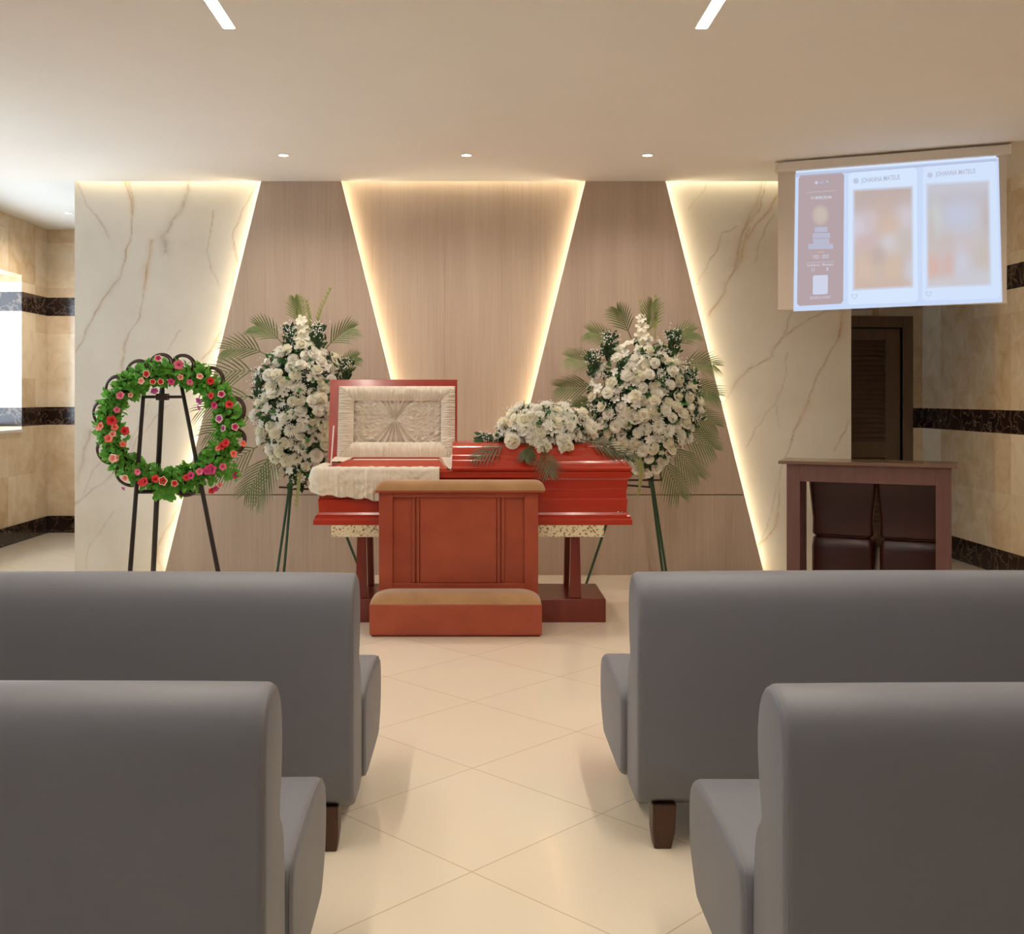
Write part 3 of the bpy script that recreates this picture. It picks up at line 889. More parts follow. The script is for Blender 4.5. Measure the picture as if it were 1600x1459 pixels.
kn = thing('prie_dieu', 'mahogany prie-dieu kneeling bench with tan padded rail in front of the casket', 'kneeler', (-0.1, 6.15, 0))
KY = 6.25
def kx(px, Y=KY): return (px - VX) * Y / F
b = MB(); b.box(-0.600, 0.382, 6.0, 6.249, 0.012, 0.185); b.box(-0.59, 0.372, 6.012, 6.24, 0, 0.012)
b.build('kneeling_box', M['mahogany'], kn, bevel=0.006)
b = MB(); cushion(b, -0.598, 0.380, 6.002, 6.246, 0.1855, 0.062, 0.13, 0.085); b.build('kneeling_cushion', M['suede'], kn, angle=60)
b = MB()
ZT = 0.800
b.box(kx(592), kx(841), KY + 0.03, KY + 0.095, 0, ZT)
b.box(kx(592), kx(613.5), KY, KY + 0.03, 0, ZT); b.box(kx(819.5), kx(841), KY, KY + 0.03, 0, ZT)
b.box(kx(613.5), kx(819.5), KY + 0.001, KY + 0.03, 0, 0.262); b.box(kx(613.5), kx(819.5), KY + 0.001, KY + 0.03, 0.772, ZT)
b.build('upright', M['mahogany'], kn, bevel=0.003)
b = MB()
b.box(kx(656), kx(776), KY + 0.018, KY + 0.0295, 0.264, 0.771)
for a0, a1 in ((644, 648), (651, 655), (777, 781), (784, 788)):
    b.box(kx(a0), kx(a1), KY + 0.012, KY + 0.0295, 0.264, 0.771)
b.build('front_panel', M['mahogany'], kn, bevel=0.002)
b = MB()
b.prism([(KY - 0.03, ZT + 0.004), (KY - 0.02, ZT), (KY + 0.095, ZT), (KY + 0.105, ZT + 0.004), (KY + 0.105, ZT + 0.014), (KY - 0.03, ZT + 0.014)], 0, kx(586), kx(850))
b.build('top_board', M['mahogany'], kn, bevel=0.002, fix=True)
b = MB(); cushion(b, kx(586.5), kx(852), KY - 0.032, KY + 0.105, ZT + 0.0145, 0.058, 0.06, 0.05); b.build('arm_cushion', M['suede'], kn, angle=60)

# ------------------------------------------------------------------ bier
bi = thing('bier', 'dark mahogany bier with speckled stone slab carrying the red casket', 'bier', (-0.04, 6.7, 0))
b = MB(); b.box(-0.80, 0.794, 6.395, 6.93, 0, 0.142); b.build('base', M['mahogany_dark'], bi, bevel=0.006)
for cx in (-0.69, 0.612):
    for cy in (6.455, 6.875):
        l = MB()
        rg = [[Vector((cx + sx * w, cy + sy * w, z)) for sx, sy in ((-1, -1), (1, -1), (1, 1), (-1, 1))] for z, w in ((0.142, .036), (0.515, .027))]
        l.loft(rg); l.build('leg', M['mahogany_dark'], bi, bevel=0.004, fix=True)
b = MB(); b.box(-0.872, 0.783, 6.405, 7.03, 0.5155, 0.588); b.build('slab', M['granite'], bi, bevel=0.004)

# ------------------------------------------------------------------ casket
ca = thing('casket', 'glossy red wooden casket with raised lid and cream satin lining', 'casket', (-0.015, 6.74, 0.589))
CX0, CX1, CY0, CY1 = -0.955, 0.930, 6.435, 7.055
b = MB()
# body: walls around an open inside
prof = [(0.0, .660), (0.004, .665), (0.0, .74), (0.006, .748), (0.006, .80), (0.0, .808), (0.0, .862)]


def rect_ring(o, z):
    return [Vector((CX0 + o, CY0 + o, z)), Vector((CX1 - o, CY0 + o, z)), Vector((CX1 - o, CY1 - o, z)), Vector((CX0 + o, CY1 - o, z))]


b.loft([rect_ring(o, z) for o, z in prof] + [rect_ring(0.05, .862), rect_ring(0.05, .62)], True, False)
b.add(rect_ring(0.05, .62), [(0, 1, 2, 3)])
b.build('body', M['casket'], ca, angle=25, fix=False)
b = MB()
mp = [(0.0, .589), (-0.026, .589), (-0.026, .618), (-0.020, .626), (-0.018, .640), (-0.006, .648), (-0.001, .662), (0.004, .664)]
b.loft([rect_ring(o, z) for o, z in mp], True, False)
b.add(rect_ring(0.0, .589), [(3, 2, 1, 0)])
b.build('base_moulding', M['casket'], ca, angle=25)
b = MB()
mp = [(0.0005, .858), (-0.006, .862), (-0.010, .872), (-0.022, .876), (-0.022, .912), (-0.016, .918), (0.06, .918), (0.06, .858)]
b.loft([rect_ring(o, z) for o, z in mp], True, False)
b.build('rim', M['casket'], ca, angle=25)
# maker's plate: two small bright studs low on the front
b = MB()
for px in (966, 972):
    p = P(px, 800, CY0 - 0.003); b.box(p.x - 0.005, p.x + 0.005, CY0 - 0.006, CY0 + 0.004, p.z - 0.006, p.z + 0.006)
b.build('stud', M['steel'], ca, bevel=0.002)

# closed half of the lid
half = [(6.405, .919), (6.405, .934), (6.412, .940), (6.432, .944), (6.440, .956), (6.448, .974), (6.470, .980), (6.478, .990), (6.486, 1.004), (6.506, 1.010), (6.514, 1.020),
        (6.530, 1.046), (6.556, 1.064), (6.600, 1.078), (6.66, 1.084), (6.745, 1.086)]
prof = half + [(2 * 6.745 - y, z) for y, z in half[:-1][::-1]]
LX0, LX1 = -0.140, 0.952
def hip(z): return LX1 - (0.0 if z < .936 else (z - .936) * 0.78)
b = MB()
n = len(prof)
rings = [[Vector((LX0, y, z)) for y, z in prof], [Vector((LX0 + 0.004, y, z)) for y, z in prof], [Vector((hip(z), y, z)) for y, z in prof]]
b.loft(rings, False)
# slanted end: join the front and rear half of the last ring level by level
o = len(b.v) - n
for k in range(len(half) - 1):
    b.f.append((o + k, o + n - 1 - k, o + n - 2 - k, o + k + 1)); b.mi.append(0)
o0 = 0
b.f.append(tuple(range(n))[::-1]); b.mi.append(0)
b.f.append((0, n - 1, o + n - 1, o)); b.mi.append(0)
b.build('closed_lid', M['casket'], ca, angle=28, fix=True)

# raised half of the lid, leaning back on its hinge
OX0, OX1 = -0.982, -0.120
HY, HZ = 7.052, .925
LH = 0.572
th = math.atan2(0.125, 0.558)
Lm = Matrix(((1, 0, 0, 0), (0, math.cos(th), math.sin(th), HY), (0, -math.sin(th), math.cos(th), HZ), (0, 0, 0, 1)))   # local: x, depth behind, height along the lid
b = MB()
fx0, fx1, fz0, fz1 = OX0 + 0.060, OX1 - 0.012, 0.055, LH - 0.046
def lid_ring(x0, x1, z0, z1, d): return [Lm @ Vector(p) for p in ((x0, d, z0), (x1, d, z0), (x1, d, z1), (x0, d, z1))]
b.loft([lid_ring(fx0 + .03, fx1 - .01, fz0 + .03, fz1 - .03, 0.11), lid_ring(fx0, fx1, fz0, fz1, 0.0), lid_ring(OX0, OX1, 0, LH, 0.0), lid_ring(OX0, OX1, 0, LH, 0.022),
        lid_ring(OX0 + .02, OX1, .02, LH - .02, 0.03), lid_ring(OX0 + .035, OX1, .035, LH - .035, 0.075), lid_ring(OX0 + .10, OX1, .11, LH - .11, 0.150)], True, True)
b.build('raised_lid', M['casket'], ca, angle=28, fix=True)
# satin lining of the raised lid: pleated border and a sunburst panel
BX, BZ = 0.105, 0.100
def lin_pt(x, z, d): return Lm @ Vector((x, d, z))
NX, NZ = 210, 140
lx0, lx1, lz0, lz1 = fx0 + .002, fx1 - .002, 0.022, fz1 - .002
ix0, ix1, iz0, iz1 = lx0 + BX, lx1 - BX + 0.01, lz0 + 0.118, lz1 - BZ


def border_depth(x, z):
    dl, dr_, db, dt = x - lx0, lx1 - x, z - lz0, lz1 - z
    fl, fr_, fb, ft = dl / (ix0 - lx0), dr_ / (lx1 - ix1), db / (iz0 - lz0), dt / (lz1 - iz1)
    f = min(fl, fr_, fb, ft); f = min(max(f, 0), 1)
    along = z if f in (fl, fr_) else x
    seed = 3.1 if f == fl else 7.7 if f == fr_ else 11.3 if f == fb else 17.9
    pl = (0.5 + 0.5 * math.sin(along * 430 + 4 * noise.noise(Vector((along * 30, seed, 0)))))
    pl += 1.2 * noise.noise(Vector((along * 90, f * 2.5, seed)))
    puff = math.sin(PI * min(1, f * 0.92 + 0.06)) ** 0.6
    s = sorted((fl, fr_, fb, ft))
    mitre = min(1.0, (s[1] - s[0]) / 0.10)
    return -(0.026 * puff * (0.7 + 0.3 * mitre)) - 0.0066 * pl * (0.45 + 0.55 * puff)


def panel_depth(x, z):
    cx, cz = ix0 + (ix1 - ix0) * 0.47, iz0 + (iz1 - iz0) * 0.56
    dx, dz = (x - cx) / 0.9, z - cz
    r = math.hypot(dx, dz); a = math.atan2(dz, dx)
    k = max(0.0, abs(math.sin(a)) - 0.55) / 0.45                    # fans above and below
    k = min(1, k * 2.2)
    e = min(1, r / 0.04) * max(0.0, 1 - max(0, r - 0.24) / 0.08)
    ray = k * e * 0.0115 * math.sin(a * 26 + 2 * noise.noise(Vector((a * 4, 1, 2))))
    cr = (1 - k) * min(1, r / 0.06)
    v = Vector((x * 22, z * 34, 4.0))
    crump = (abs(noise.noise(v)) + 0.6 * abs(noise.noise(v * 2.1 + Vector((5, 2, 1))))) * 0.024
    h = 0.003 * math.sin(z * 95 + 3 * noise.noise(Vector((x * 8, z * 5, 9))))
    button = 0.014 * math.exp(-(r / 0.018) ** 2)
    return 0.030 - 0.030 * 0.5 * (1 - r / 0.3) * e + ray + cr * (crump + h) * -1 + button


b = MB()
rows = []
for j in range(NZ + 1):
    z = lz0 + (lz1 - lz0) * j / NZ
    rows.append([(lx0 + (lx1 - lx0) * i / NX, z) for i in range(NX + 1)])
vid = {}
for j in range(NZ):
    for i in range(NX):
        cxm = lx0 + (lx1 - lx0) * (i + .5) / NX; czm = lz0 + (lz1 - lz0) * (j + .5) / NZ
        if ix0 < cxm < ix1 and iz0 < czm < iz1:
            continue
        q = []
        for (jj, ii) in ((j, i), (j, i + 1), (j + 1, i + 1), (j + 1, i)):
            if (jj, ii) not in vid:
                x, z = rows[jj][ii]
                vid[(jj, ii)] = len(b.v); b.v.append(tuple(lin_pt(x, z, border_depth(x, z))))
            q.append(vid[(jj, ii)])
        b.f.append(tuple(q)); b.mi.append(0)
b.build('lining_border', M['satin'], ca, angle=180)
b = MB()
nx_, nz_ = 220, 130
b.grid([[lin_pt(ix0 - .008 + (ix1 - ix0 + .016) * i / nx_, iz0 - .008 + (iz1 - iz0 + .016) * j / nz_,
                panel_depth(ix0 - .008 + (ix1 - ix0 + .016) * i / nx_, iz0 - .008 + (iz1 - iz0 + .016) * j / nz_) * 1.0 - 0.004) for i in range(nx_ + 1)] for j in range(nz_ + 1)])
b.build('lining_panel', M['satin'], ca, angle=180)
# frilled hem of the lining, falling from the lid on to the body
b = MB()
rows = []
for j in range(9):
    f = j / 8
    row = []
    for i in range(161):
        x = lx0 - 0.012 + (lx1 - lx0 + 0.020) * i / 160
        rip = 0.006 * math.sin(x * 210 + 3 * noise.noise(Vector((x * 20, 0, 0)))) * f
        p = lin_pt(x, lz0 + 0.012, -0.012)
        row.append(Vector((x - 0.02 * f * (1 if i < 20 else 0) * (1 - i / 20), p.y - 0.10 * f ** 1.4 + rip, p.z + 0.006 - 0.016 * f - 0.012 * f * f + 0.004 * abs(math.sin(x * 105)) * f)))
    rows.append(row)
b.grid(rows)
b.build('lining_hem', M['satin'], ca, angle=180)
# corner of the lining beside the closed lid
b = MB()
rows = []
for j in range(13):
    f = j / 12
    a = Vector((-0.122, 7.00 - 0.56 * f, 1.03 - 0.085 * f)); c = Vector((-0.136 - 0.10 * (1 - f * 0.75), 6.97 - 0.50 * f, 0.965 - 0.04 * f))
    d = Vector((-0.148 - 0.02 * (1 - f), 6.99 - 0.545 * f, 0.955 - 0.034 * f))
    rows.append([a, (a + d) / 2 + Vector((-0.008, -0.006, 0)), d, (d + c) / 2 + Vector((0, 0, 0.006)), c])
b.grid(rows)
b.build('lining_corner', M['satin'], ca, angle=180, solid=0.003)
# inner frame round the opening, with its bevelled front rail
b = MB()
def fr_ring(x0, x1, y0, y1, z): return [Vector((x0, y0, z)), Vector((x1, y0, z)), Vector((x1, y1, z)), Vector((x0, y1, z))]
b.loft([fr_ring(-.900, -.165, 6.452, 6.985, .9185), fr_ring(-.895, -.170, 6.458, 6.98, .926), fr_ring(-.800, -.225, 6.60, 6.90, .972), fr_ring(-.795, -.230, 6.606, 6.895, .970), fr_ring(-.79, -.235, 6.61, 6.89, .90)], True, False)
b.build('inner_frame', M['casket'], ca, angle=25)
b = MB()
b.loft([fr_ring(-.788, -.237, 6.613, 6.888, .962), fr_ring(-.76, -.26, 6.65, 6.85, .90), fr_ring(-.72, -.30, 6.68, 6.82, .88)], True, False)
b.add(fr_ring(-.72, -.30, 6.68, 6.82, .88), [(0, 1, 2, 3)])
b.build('bed_lining', M['satin'], ca, angle=50)
# prop rod of the lid
b = MB(); b.tube([P(517, 727, 6.93), P(521.5, 665, 7.02)], 0.0042, 8); b.build('prop_rod', M['white_metal'], ca)

# satin overlay thrown over the front edge
b = MB()
path = []                                     # plan line of the rim: right end -> left front corner -> back along the left end
xr_, xl_, yf_, rr = -0.215, CX0 - 0.022, CY0 - 0.022, 0.05
N1 = 150
for i in range(N1 + 1):
    path.append((Vector((xr_ + (xl_ + rr - xr_) * i / N1, yf_)), Vector((0, -1))))
for i in range(1, 13):
    a = PI / 2 * i / 12
    path.append((Vector((xl_ + rr - rr * math.sin(a), yf_ + rr - rr * math.cos(a))), Vector((-math.sin(a), -math.cos(a)))))
for i in range(1, 31):
    path.append((Vector((xl_, yf_ + rr + 0.36 * i / 30)), Vector((-1, 0))))
s = 0.0
rows = []
prev = path[0][0]
for k, (p, nrm) in enumerate(path):
    s += (p - prev).length; prev = p
    u = k / (len(path) - 1)
    sx = -1.0 - 0.0
    # lower hem height: deepest before the kneeler, rising towards the left corner and the end
    hem = 0.735 if s < 0.30 else 0.735 + (s - 0.30) * 0.10 if s < 0.74 else 0.78 + 0.02 * math.sin((s - .74) * 9)
    hem += 0.005 * math.sin(s * 60) + 0.006 * noise.noise(Vector((s * 30, 0, 5)))
    rip = 0.006 * math.sin(s * 88 + 9 * noise.noise(Vector((s * 7, 2, 0)))) + 0.011 * noise.noise(Vector((s * 40, 7, 0)))
    fine = 0.004 * math.sin(s * 330 + 6 * noise.noise(Vector((s * 20, 4, 0))))
    row = []
    for j in range(31):
        f = j / 30
        if f < 0.22:
            t = f / 0.22
            out = -0.055 + 0.075 * t; z = 0.930 + 0.010 * math.sin(t * PI)
            amp = 0.35 * t
        else:
            t = (f - 0.22) / 0.78
            out = 0.020 + 0.020 * math.sin(min(1, t * 2.5) * PI / 2) - 0.022 * t
            z = 0.930 - (0.930 - hem) * (1 - (1 - t) ** 1.0) - 0.004
            amp = 0.35 + 0.65 * min(1, t * 2)
        skew = 0.012 * t if f >= .22 else 0
        cr = (0.013 * noise.noise(Vector((s * 22 + z * 14, z * 26, 3))) + 0.009 * noise.noise(Vector((s * 55 - z * 30, z * 40, 8)))) * amp
        o = out + (rip + fine) * amp + cr
        q = p + nrm * max(o, -0.06)
        if f >= .22: q = p + nrm * max(o, 0.006)
        zz = z + (0.006 * noise.noise(Vector((s * 30, 1, 1))) if f < 0.3 else 0)
        row.append(Vector((q.x, q.y, zz)))
    rows.append(row)
b.grid(rows)
b.build('satin_overlay', M['satin'], ca, angle=180, solid=0.003)

# ------------------------------------------------------------------ flowers
def petal(mb, r, w, tilt, az, base, curl, ruffle, nu=3, nv=4, ph=0.0, cup=0.25):
    rows = []
    ca_, sa_ = math.cos(az), math.sin(az)
    for i in range(nu + 1):
        u = i / nu
        ww = w * (0.35 + 0.65 * math.sin(PI * min(1, 0.12 + 0.62 * u)))
        row = []
        for j in range(nv + 1):
            v = -1 + 2 * j / nv
            a = tilt + curl * u
            rad = base + r * u * math.cos(a) - 0.10 * r * v * v * u
            z = r * u * math.sin(a) + cup * w * v * v + ruffle * u * math.sin(5 * v + ph) + ruffle * 0.6 * u * math.cos(11 * v + ph)
            y = v * ww
            row.append(Vector((rad * ca_ - y * sa_, rad * sa_ + y * ca_, z)))
        rows.append(row)
    mb.grid(rows)


def dome(mb, r, h, rd, rough=.16):
    rows = []
    for i in range(6):
        a = PI / 2 * i / 5
        rows.append([Vector((r * math.cos(a) * math.cos(t) * (1 + rd.uniform(-rough, rough)), r * math.cos(a) * math.sin(t) * (1 + rd.uniform(-rough, rough)), h * math.sin(a) * (1 + rd.uniform(-rough, rough)))) for t in [2 * PI * k / 14 for k in range(14)]])
    mb.loft(rows, True, False)


def carnation_mesh(R, seed, mat, name='carnation'):
    rd = random.Random(seed); mb = MB()
    for L, (n, tilt, r) in enumerate(((8, 0.05, 1.0), (7, 0.45, 0.95), (6, 0.85, 0.85), (5, 1.2, 0.75), (3, 1.42, 0.65))):
        for k in range(n):
            petal(mb, R * r, R * 0.42, tilt + rd.uniform(-.1, .1), 2 * PI * (k + 0.5 * (L % 2)) / n + rd.uniform(-.15, .15), R * 0.05, rd.uniform(-.25, .15), R * 0.09, ph=rd.uniform(0, 6), cup=0.18)
    dome(mb, R * .55, R * .50, rd)
    mb.tube([(0, 0, -R * 0.75), (0, 0, 0)], [R * 0.12, R * 0.22], 6)
    return mb.mesh(name, mat, True, 70)


def rose_mesh(R, seed, mat, name='rose'):
    rd = random.Random(seed); mb = MB()
    for L, (n, tilt, r, base) in enumerate(((6, 0.55, 0.80, .25), (5, 0.95, 0.85, .22), (5, 1.25, 0.85, .20), (4, 1.48, 0.85, .14), (3, 1.62, .85, .08))):
        for k in range(n):
            petal(mb, R * r, R * 0.52, tilt + rd.uniform(-.06, .06), 2 * PI * (k + 0.5 * (L % 2)) / n + rd.uniform(-.1, .1), R * base, -0.35 if L < 1 else 0.25, R * 0.02, ph=rd.uniform(0, 6), cup=-0.02 if L > 1 else 0.1)
    dome(mb, R * .46, R * .80, rd, .05)
    mb.tube([(0, 0, -R * 0.8), (0, 0, 0.05 * R)], [R * 0.12, R * 0.34], 8)
    return mb.mesh(name, mat, True, 70)


def mum_mesh(R, seed, mat, name='chrysanthemum'):
    rd = random.Random(seed); mb = MB()
    for L, (n, tilt, r) in enumerate(((18, 0.05, 1.0), (16, 0.35, 0.9), (13, 0.75, 0.72), (9, 1.15, 0.5))):
        for k in range(n):
            petal(mb, R * r, R * 0.12, tilt + rd.uniform(-.1, .1), 2 * PI * (k + 0.5 * (L % 2)) / n + rd.uniform(-.08, .08), R * 0.06, 0.15, 0, 2, 2, cup=0.5)
    mb.tube([(0, 0, -R * 0.6), (0, 0, R * .1)], [R * 0.12, R * 0.2], 6)
    return mb.mesh(name, mat, True, 70)


def lily_mesh(R, seed, mat, name='alstroemeria'):
    rd = random.Random(seed); mb = MB()
    for k in range(6):
        petal(mb, R * (1 if k % 2 else .9), R * 0.30, 0.75 if k % 2 else 0.6, 2 * PI * k / 6, R * 0.05, -0.5, R * 0.03, 4, 3, ph=rd.uniform(0, 6), cup=.3)
    mb.tube([(0, 0, -R * 0.7), (0, 0, R * .1)], [R * 0.08, R * 0.12], 6)
    return mb.mesh(name, mat, True, 70)


FL = {'carnation': [carnation_mesh(.046, k, M['petal_cream'] if k % 2 else M['petal']) for k in range(4)],
      'rose': [rose_mesh(.045, k + 20, M['petal'] if k % 2 else M['petal_cream']) for k in range(3)],
      'chrysanthemum': [mum_mesh(.048, k + 40, M['petal']) for k in range(2)],
      'alstroemeria': [lily_mesh(.042, k + 60, M['petal']) for k in range(2)]}


def place(name, me, parent, p, nrm, scale, spin):
    o = bpy.data.objects.new(name, me); COL.objects.link(o)
    o.parent = parent; o.matrix_parent_inverse = parent_matrix(parent).inverted()
    q = Vector((0, 0, 1)).rotation_difference(Vector(nrm).normalized()) @ Quaternion((0, 0, 1), spin)
    o.rotation_mode = 'QUATERNION'; o.rotation_quaternion = q; o.location = p; o.scale = (scale,) * 3
    return o


def leaf(mb, p, d, n, L, W, fold=0.2, lobes=False):
    """pointed leaf from p along d, facing n"""
    d = d.normalized(); s = d.cross(n)
    if s.length < 1e-4: s = d.orthogonal()
    s.normalize(); n = s.cross(d).normalized()
    if lobes:
        a = [p, p + d * L * .3 + s * W * .9 + n * fold * W, p + d * L * .45 + s * W * .5, p + d * L * .75 + s * W * .75 + n * fold * W, p + d * L,
             p + d * L * .75 - s * W * .75 + n * fold * W, p + d * L * .45 - s * W * .5, p + d * L * .3 - s * W * .9 + n * fold * W, p + d * L * .45]
        mb.add(a, [(0, 1, 2, 8), (8, 2, 3, 4), (8, 4, 5, 6), (0, 8, 6, 7)])
    else:
        a = [p, p + d * L * .35 + s * W + n * fold * W, p + d * L * .75 + s * W * .7 + n * fold * W - n * .05 * L, p + d * L - n * .12 * L, p + d * L * .75 - s * W * .7 + n * fold * W - n * .05 * L,
             p + d * L * .35 - s * W + n * fold * W, p + d * L * .38, p + d * L * .75 - n * .05 * L]
        mb.add(a, [(0, 1, 6), (1, 2, 7, 6), (2, 3, 7), (7, 3, 4), (6, 7, 4, 5), (0, 6, 5)])


def octa(mb, p, r):
    mb.add([p + Vector(q) * r for q in ((1, 0, 0), (-1, 0, 0), (0, 1, 0), (0, -1, 0), (0, 0, 1), (0, 0, -1))],
           [(0, 2, 4), (2, 1, 4), (1, 3, 4), (3, 0, 4), (2, 0, 5), (1, 2, 5), (3, 1, 5), (0, 3, 5)])


def frond(parent, p, d, face, L, leaf_l, droop, n=13, mat=None, width=0.0052, name='palm_frond', ang=0.80):
    """feather palm leaf: arching rib with narrow leaflets on both sides"""
    mb = MB()
    p = Vector(p); d = Vector(d).normalized(); face = Vector(face).normalized()
    pts = [p + d * L * t + Vector((0, 0, -droop * L * t * t)) for t in [k / n for k in range(n + 1)]]
    mb.tube(pts, [0.004 * (1 - 0.75 * k / n) for k in range(n + 1)], 5)
    for k in range(3, n + 1):
        t = k / n
        tan = (pts[k] - pts[k - 1]).normalized()
        sd = tan.cross(face).normalized()
        ll = leaf_l * math.sin(PI * (0.22 + 0.66 * t)) * random.uniform(.88, 1.08)
        for s in (-1, 1):
            if k == n and s == 1: continue
            a = ang * (1 - 0.45 * t)
            dd = (tan * math.cos(a) + sd * s * math.sin(a) + face * 0.12).normalized()
            q = [pts[k] + dd * ll * f + Vector((0, 0, -0.22 * ll * f * f)) for f in (0, .3, .65, 1)]
            w = (dd.cross(face)).normalized()
            wd = [width * .6, width, width * .75, 0.0004]
            vs = []
            for a_, b_ in zip(q, wd): vs += [a_ - w * b_, a_ + face * b_ * 0.35, a_ + w * b_]
            mb.add(vs, [(3 * i + j, 3 * i + j + 1, 3 * i + j + 4, 3 * i + j + 3) for i in range(3) for j in range(2)])
    return mb.build(name, mat or M['frond'], parent, angle=70)


def gladiolus(parent, p, top, blooms, R=0.03, bend=0.02):
    mb = MB()
    p, top = Vector(p), Vector(top)
    pts = [p.lerp(top, k / 8) + Vector((bend * math.sin(PI * k / 8), 0, 0)) for k in range(9)]
    mb.tube(pts, [.006 - .0045 * k / 8 for k in range(9)], 6)
    n = 9
    for k in range(2, n + 1):                       # pointed green buds up the stem
        q = pts[0].lerp(pts[-1], k / n) + Vector((bend * math.sin(PI * k / n), 0, 0))
        for s in (-1, 1):
            leaf(mb, q, Vector((0.35 * s, -0.2, 1)), Vector((0, -1, 0.2)), 0.055 * (1 - .4 * k / n), 0.007, 0.5)
    o = mb.build('gladiolus', M['gladiolus'], parent, angle=70)
    for (f, r) in blooms:
        q = p.lerp(top, f) + Vector((0, -0.015, 0))
        place('gladiolus_bloom', FL_GLAD, o, q, (random.uniform(-.2, .2), -1, .45), r, random.uniform(0, 6))
    return o


FL_GLAD = lily_mesh(.055, 99, M['petal_cream'], 'gladiolus_bloom')


def poisson(n, inside, rmin, bounds, tries=6000, rd=random):
    pts = []
    for _ in range(tries):
        q = (rd.uniform(bounds[0], bounds[1]), rd.uniform(bounds[2], bounds[3]))
        if not inside(*q): continue
        if all((q[0] - a) ** 2 + (q[1] - b_) ** 2 > rmin * rmin for a, b_ in pts):
            pts.append(q)
            if len(pts) >= n: break
    return pts


def bouquet(root, C, half_w, z0, z1, depth, seed, counts, size=1.0, rmin=0.062, up=0.25, buds=520, leaves=420, haze=.028):
    """mass of white flowers over a domed body. half_w(t): half width at height t in 0..1"""
    rd = random.Random(seed)
    H = z1 - z0

    def surf(x, z):
        t = (z - z0) / H
        w = max(1e-3, half_w(t))
        s = min(1, abs(x) / w)
        e = min(1, 2 * abs(t - 0.5))
        d = depth * math.sqrt(max(0, 1 - s * s)) * math.sqrt(max(0.05, 1 - e ** 2.4))
        nrm = Vector((x / w * 0.9, -max(0.35, math.sqrt(max(0, 1 - s * s))), (t - 0.5) * 1.1 + up))
        return Vector((C.x + x, C.y - d, z)), nrm.normalized()
    inside = lambda x, z: abs(x) < half_w((z - z0) / H) * 0.97
    W = max(half_w(k / 20) for k in range(21))
    tot = sum(counts.values())
    pts = poisson(tot, inside, rmin, (-W, W, z0, z1), 9000, rd)
    kinds = []
    for k, v in counts.items(): kinds += [k] * v
    rd.shuffle(kinds)
    for (x, z), k in zip(pts, kinds):
        p, nr = surf(x, z)
        nr = (nr + Vector((rd.uniform(-.35, .35), rd.uniform(-.2, .1), rd.uniform(-.25, .35)))).normalized()
        place(k, rd.choice(FL[k]), root, p + nr * rd.uniform(-.012, .022), nr, size * rd.uniform(.82, 1.16), rd.uniform(0, 6.28))
    g = MB()
    # solid heart of the arrangement
    rows = []
    for i in range(13):
        t = i / 12
        row = []
        for j in range(13):
            s = -1 + 2 * j / 12
            x = s * half_w(t) * .86; p, nr = surf(x, z0 + H * (0.04 + .92 * t)); row.append(p - nr * 0.045)
        rows.append(row)
    g.grid(rows)
    for _ in range(leaves):
        x, z = rd.uniform(-W, W) * 1.05, rd.uniform(z0, z1)
        if not inside(x * .93, z): continue
        p, nr = surf(x, z)
        d = Vector((rd.uniform(-1, 1), rd.uniform(-.9, .1), rd.uniform(-1, 1))) + nr * .5 + Vector((x / W * .6, 0, ((z - z0) / H - .5) * 1.2))
        leaf(g, p - nr * rd.uniform(0.02, .05), d, nr, rd.uniform(.05, .085) * size, rd.uniform(.012, .02) * size)
    gr = g.build('greenery', M['leaf_dark'], root, angle=60); gr['kind'] = 'stuff'
    g = MB()
    for _ in range(int(leaves * .16)):
        x, z = rd.uniform(-W, W), rd.uniform(z0, z1)
        if not inside(x * 1.0, z): continue
        p, nr = surf(x, z)
        d = Vector((rd.uniform(-1, 1), rd.uniform(-.9, .1), rd.uniform(-.6, 1))) + nr * .5
        leaf(g, p - nr * rd.uniform(0.0, .02), d, nr, rd.uniform(.05, .08) * size, rd.uniform(.015, .022) * size)
    gr = g.build('leaves', M['leaf_mid'], root, angle=60); gr['kind'] = 'stuff'
    g = MB()
    nc = buds // 20
    for _ in range(nc):
        x, z = rd.uniform(-W, W) * 1.04, rd.uniform(z0, z1)
        if not inside(x * .96, z): continue
        p, nr = surf(x, z)
        for _ in range(24):
            q = p + nr * rd.uniform(0.0, .035) + Vector((rd.gauss(0, haze), rd.gauss(0, .012), rd.gauss(0, haze)))
            octa(g, q, rd.uniform(.0028, .0058))
    gr = g.build('tiny_blossoms', M['bud'], root, angle=180); gr['kind'] = 'stuff'
    return surf


def tip(root, x, z, Y, d, L, leaf_l, droop, n=13, name='palm_frond', mat=None):
    frond(root, (x, Y, z), d, (random.uniform(-.5, .5), -1, random.uniform(.1, .6)), L * 1.12, leaf_l * 1.25, droop, n, mat, name=name)


def pxz(x, y, Y): q = P(x, y, Y); return q.x, q.z


YS = 7.62                         # depth of the two standing sprays
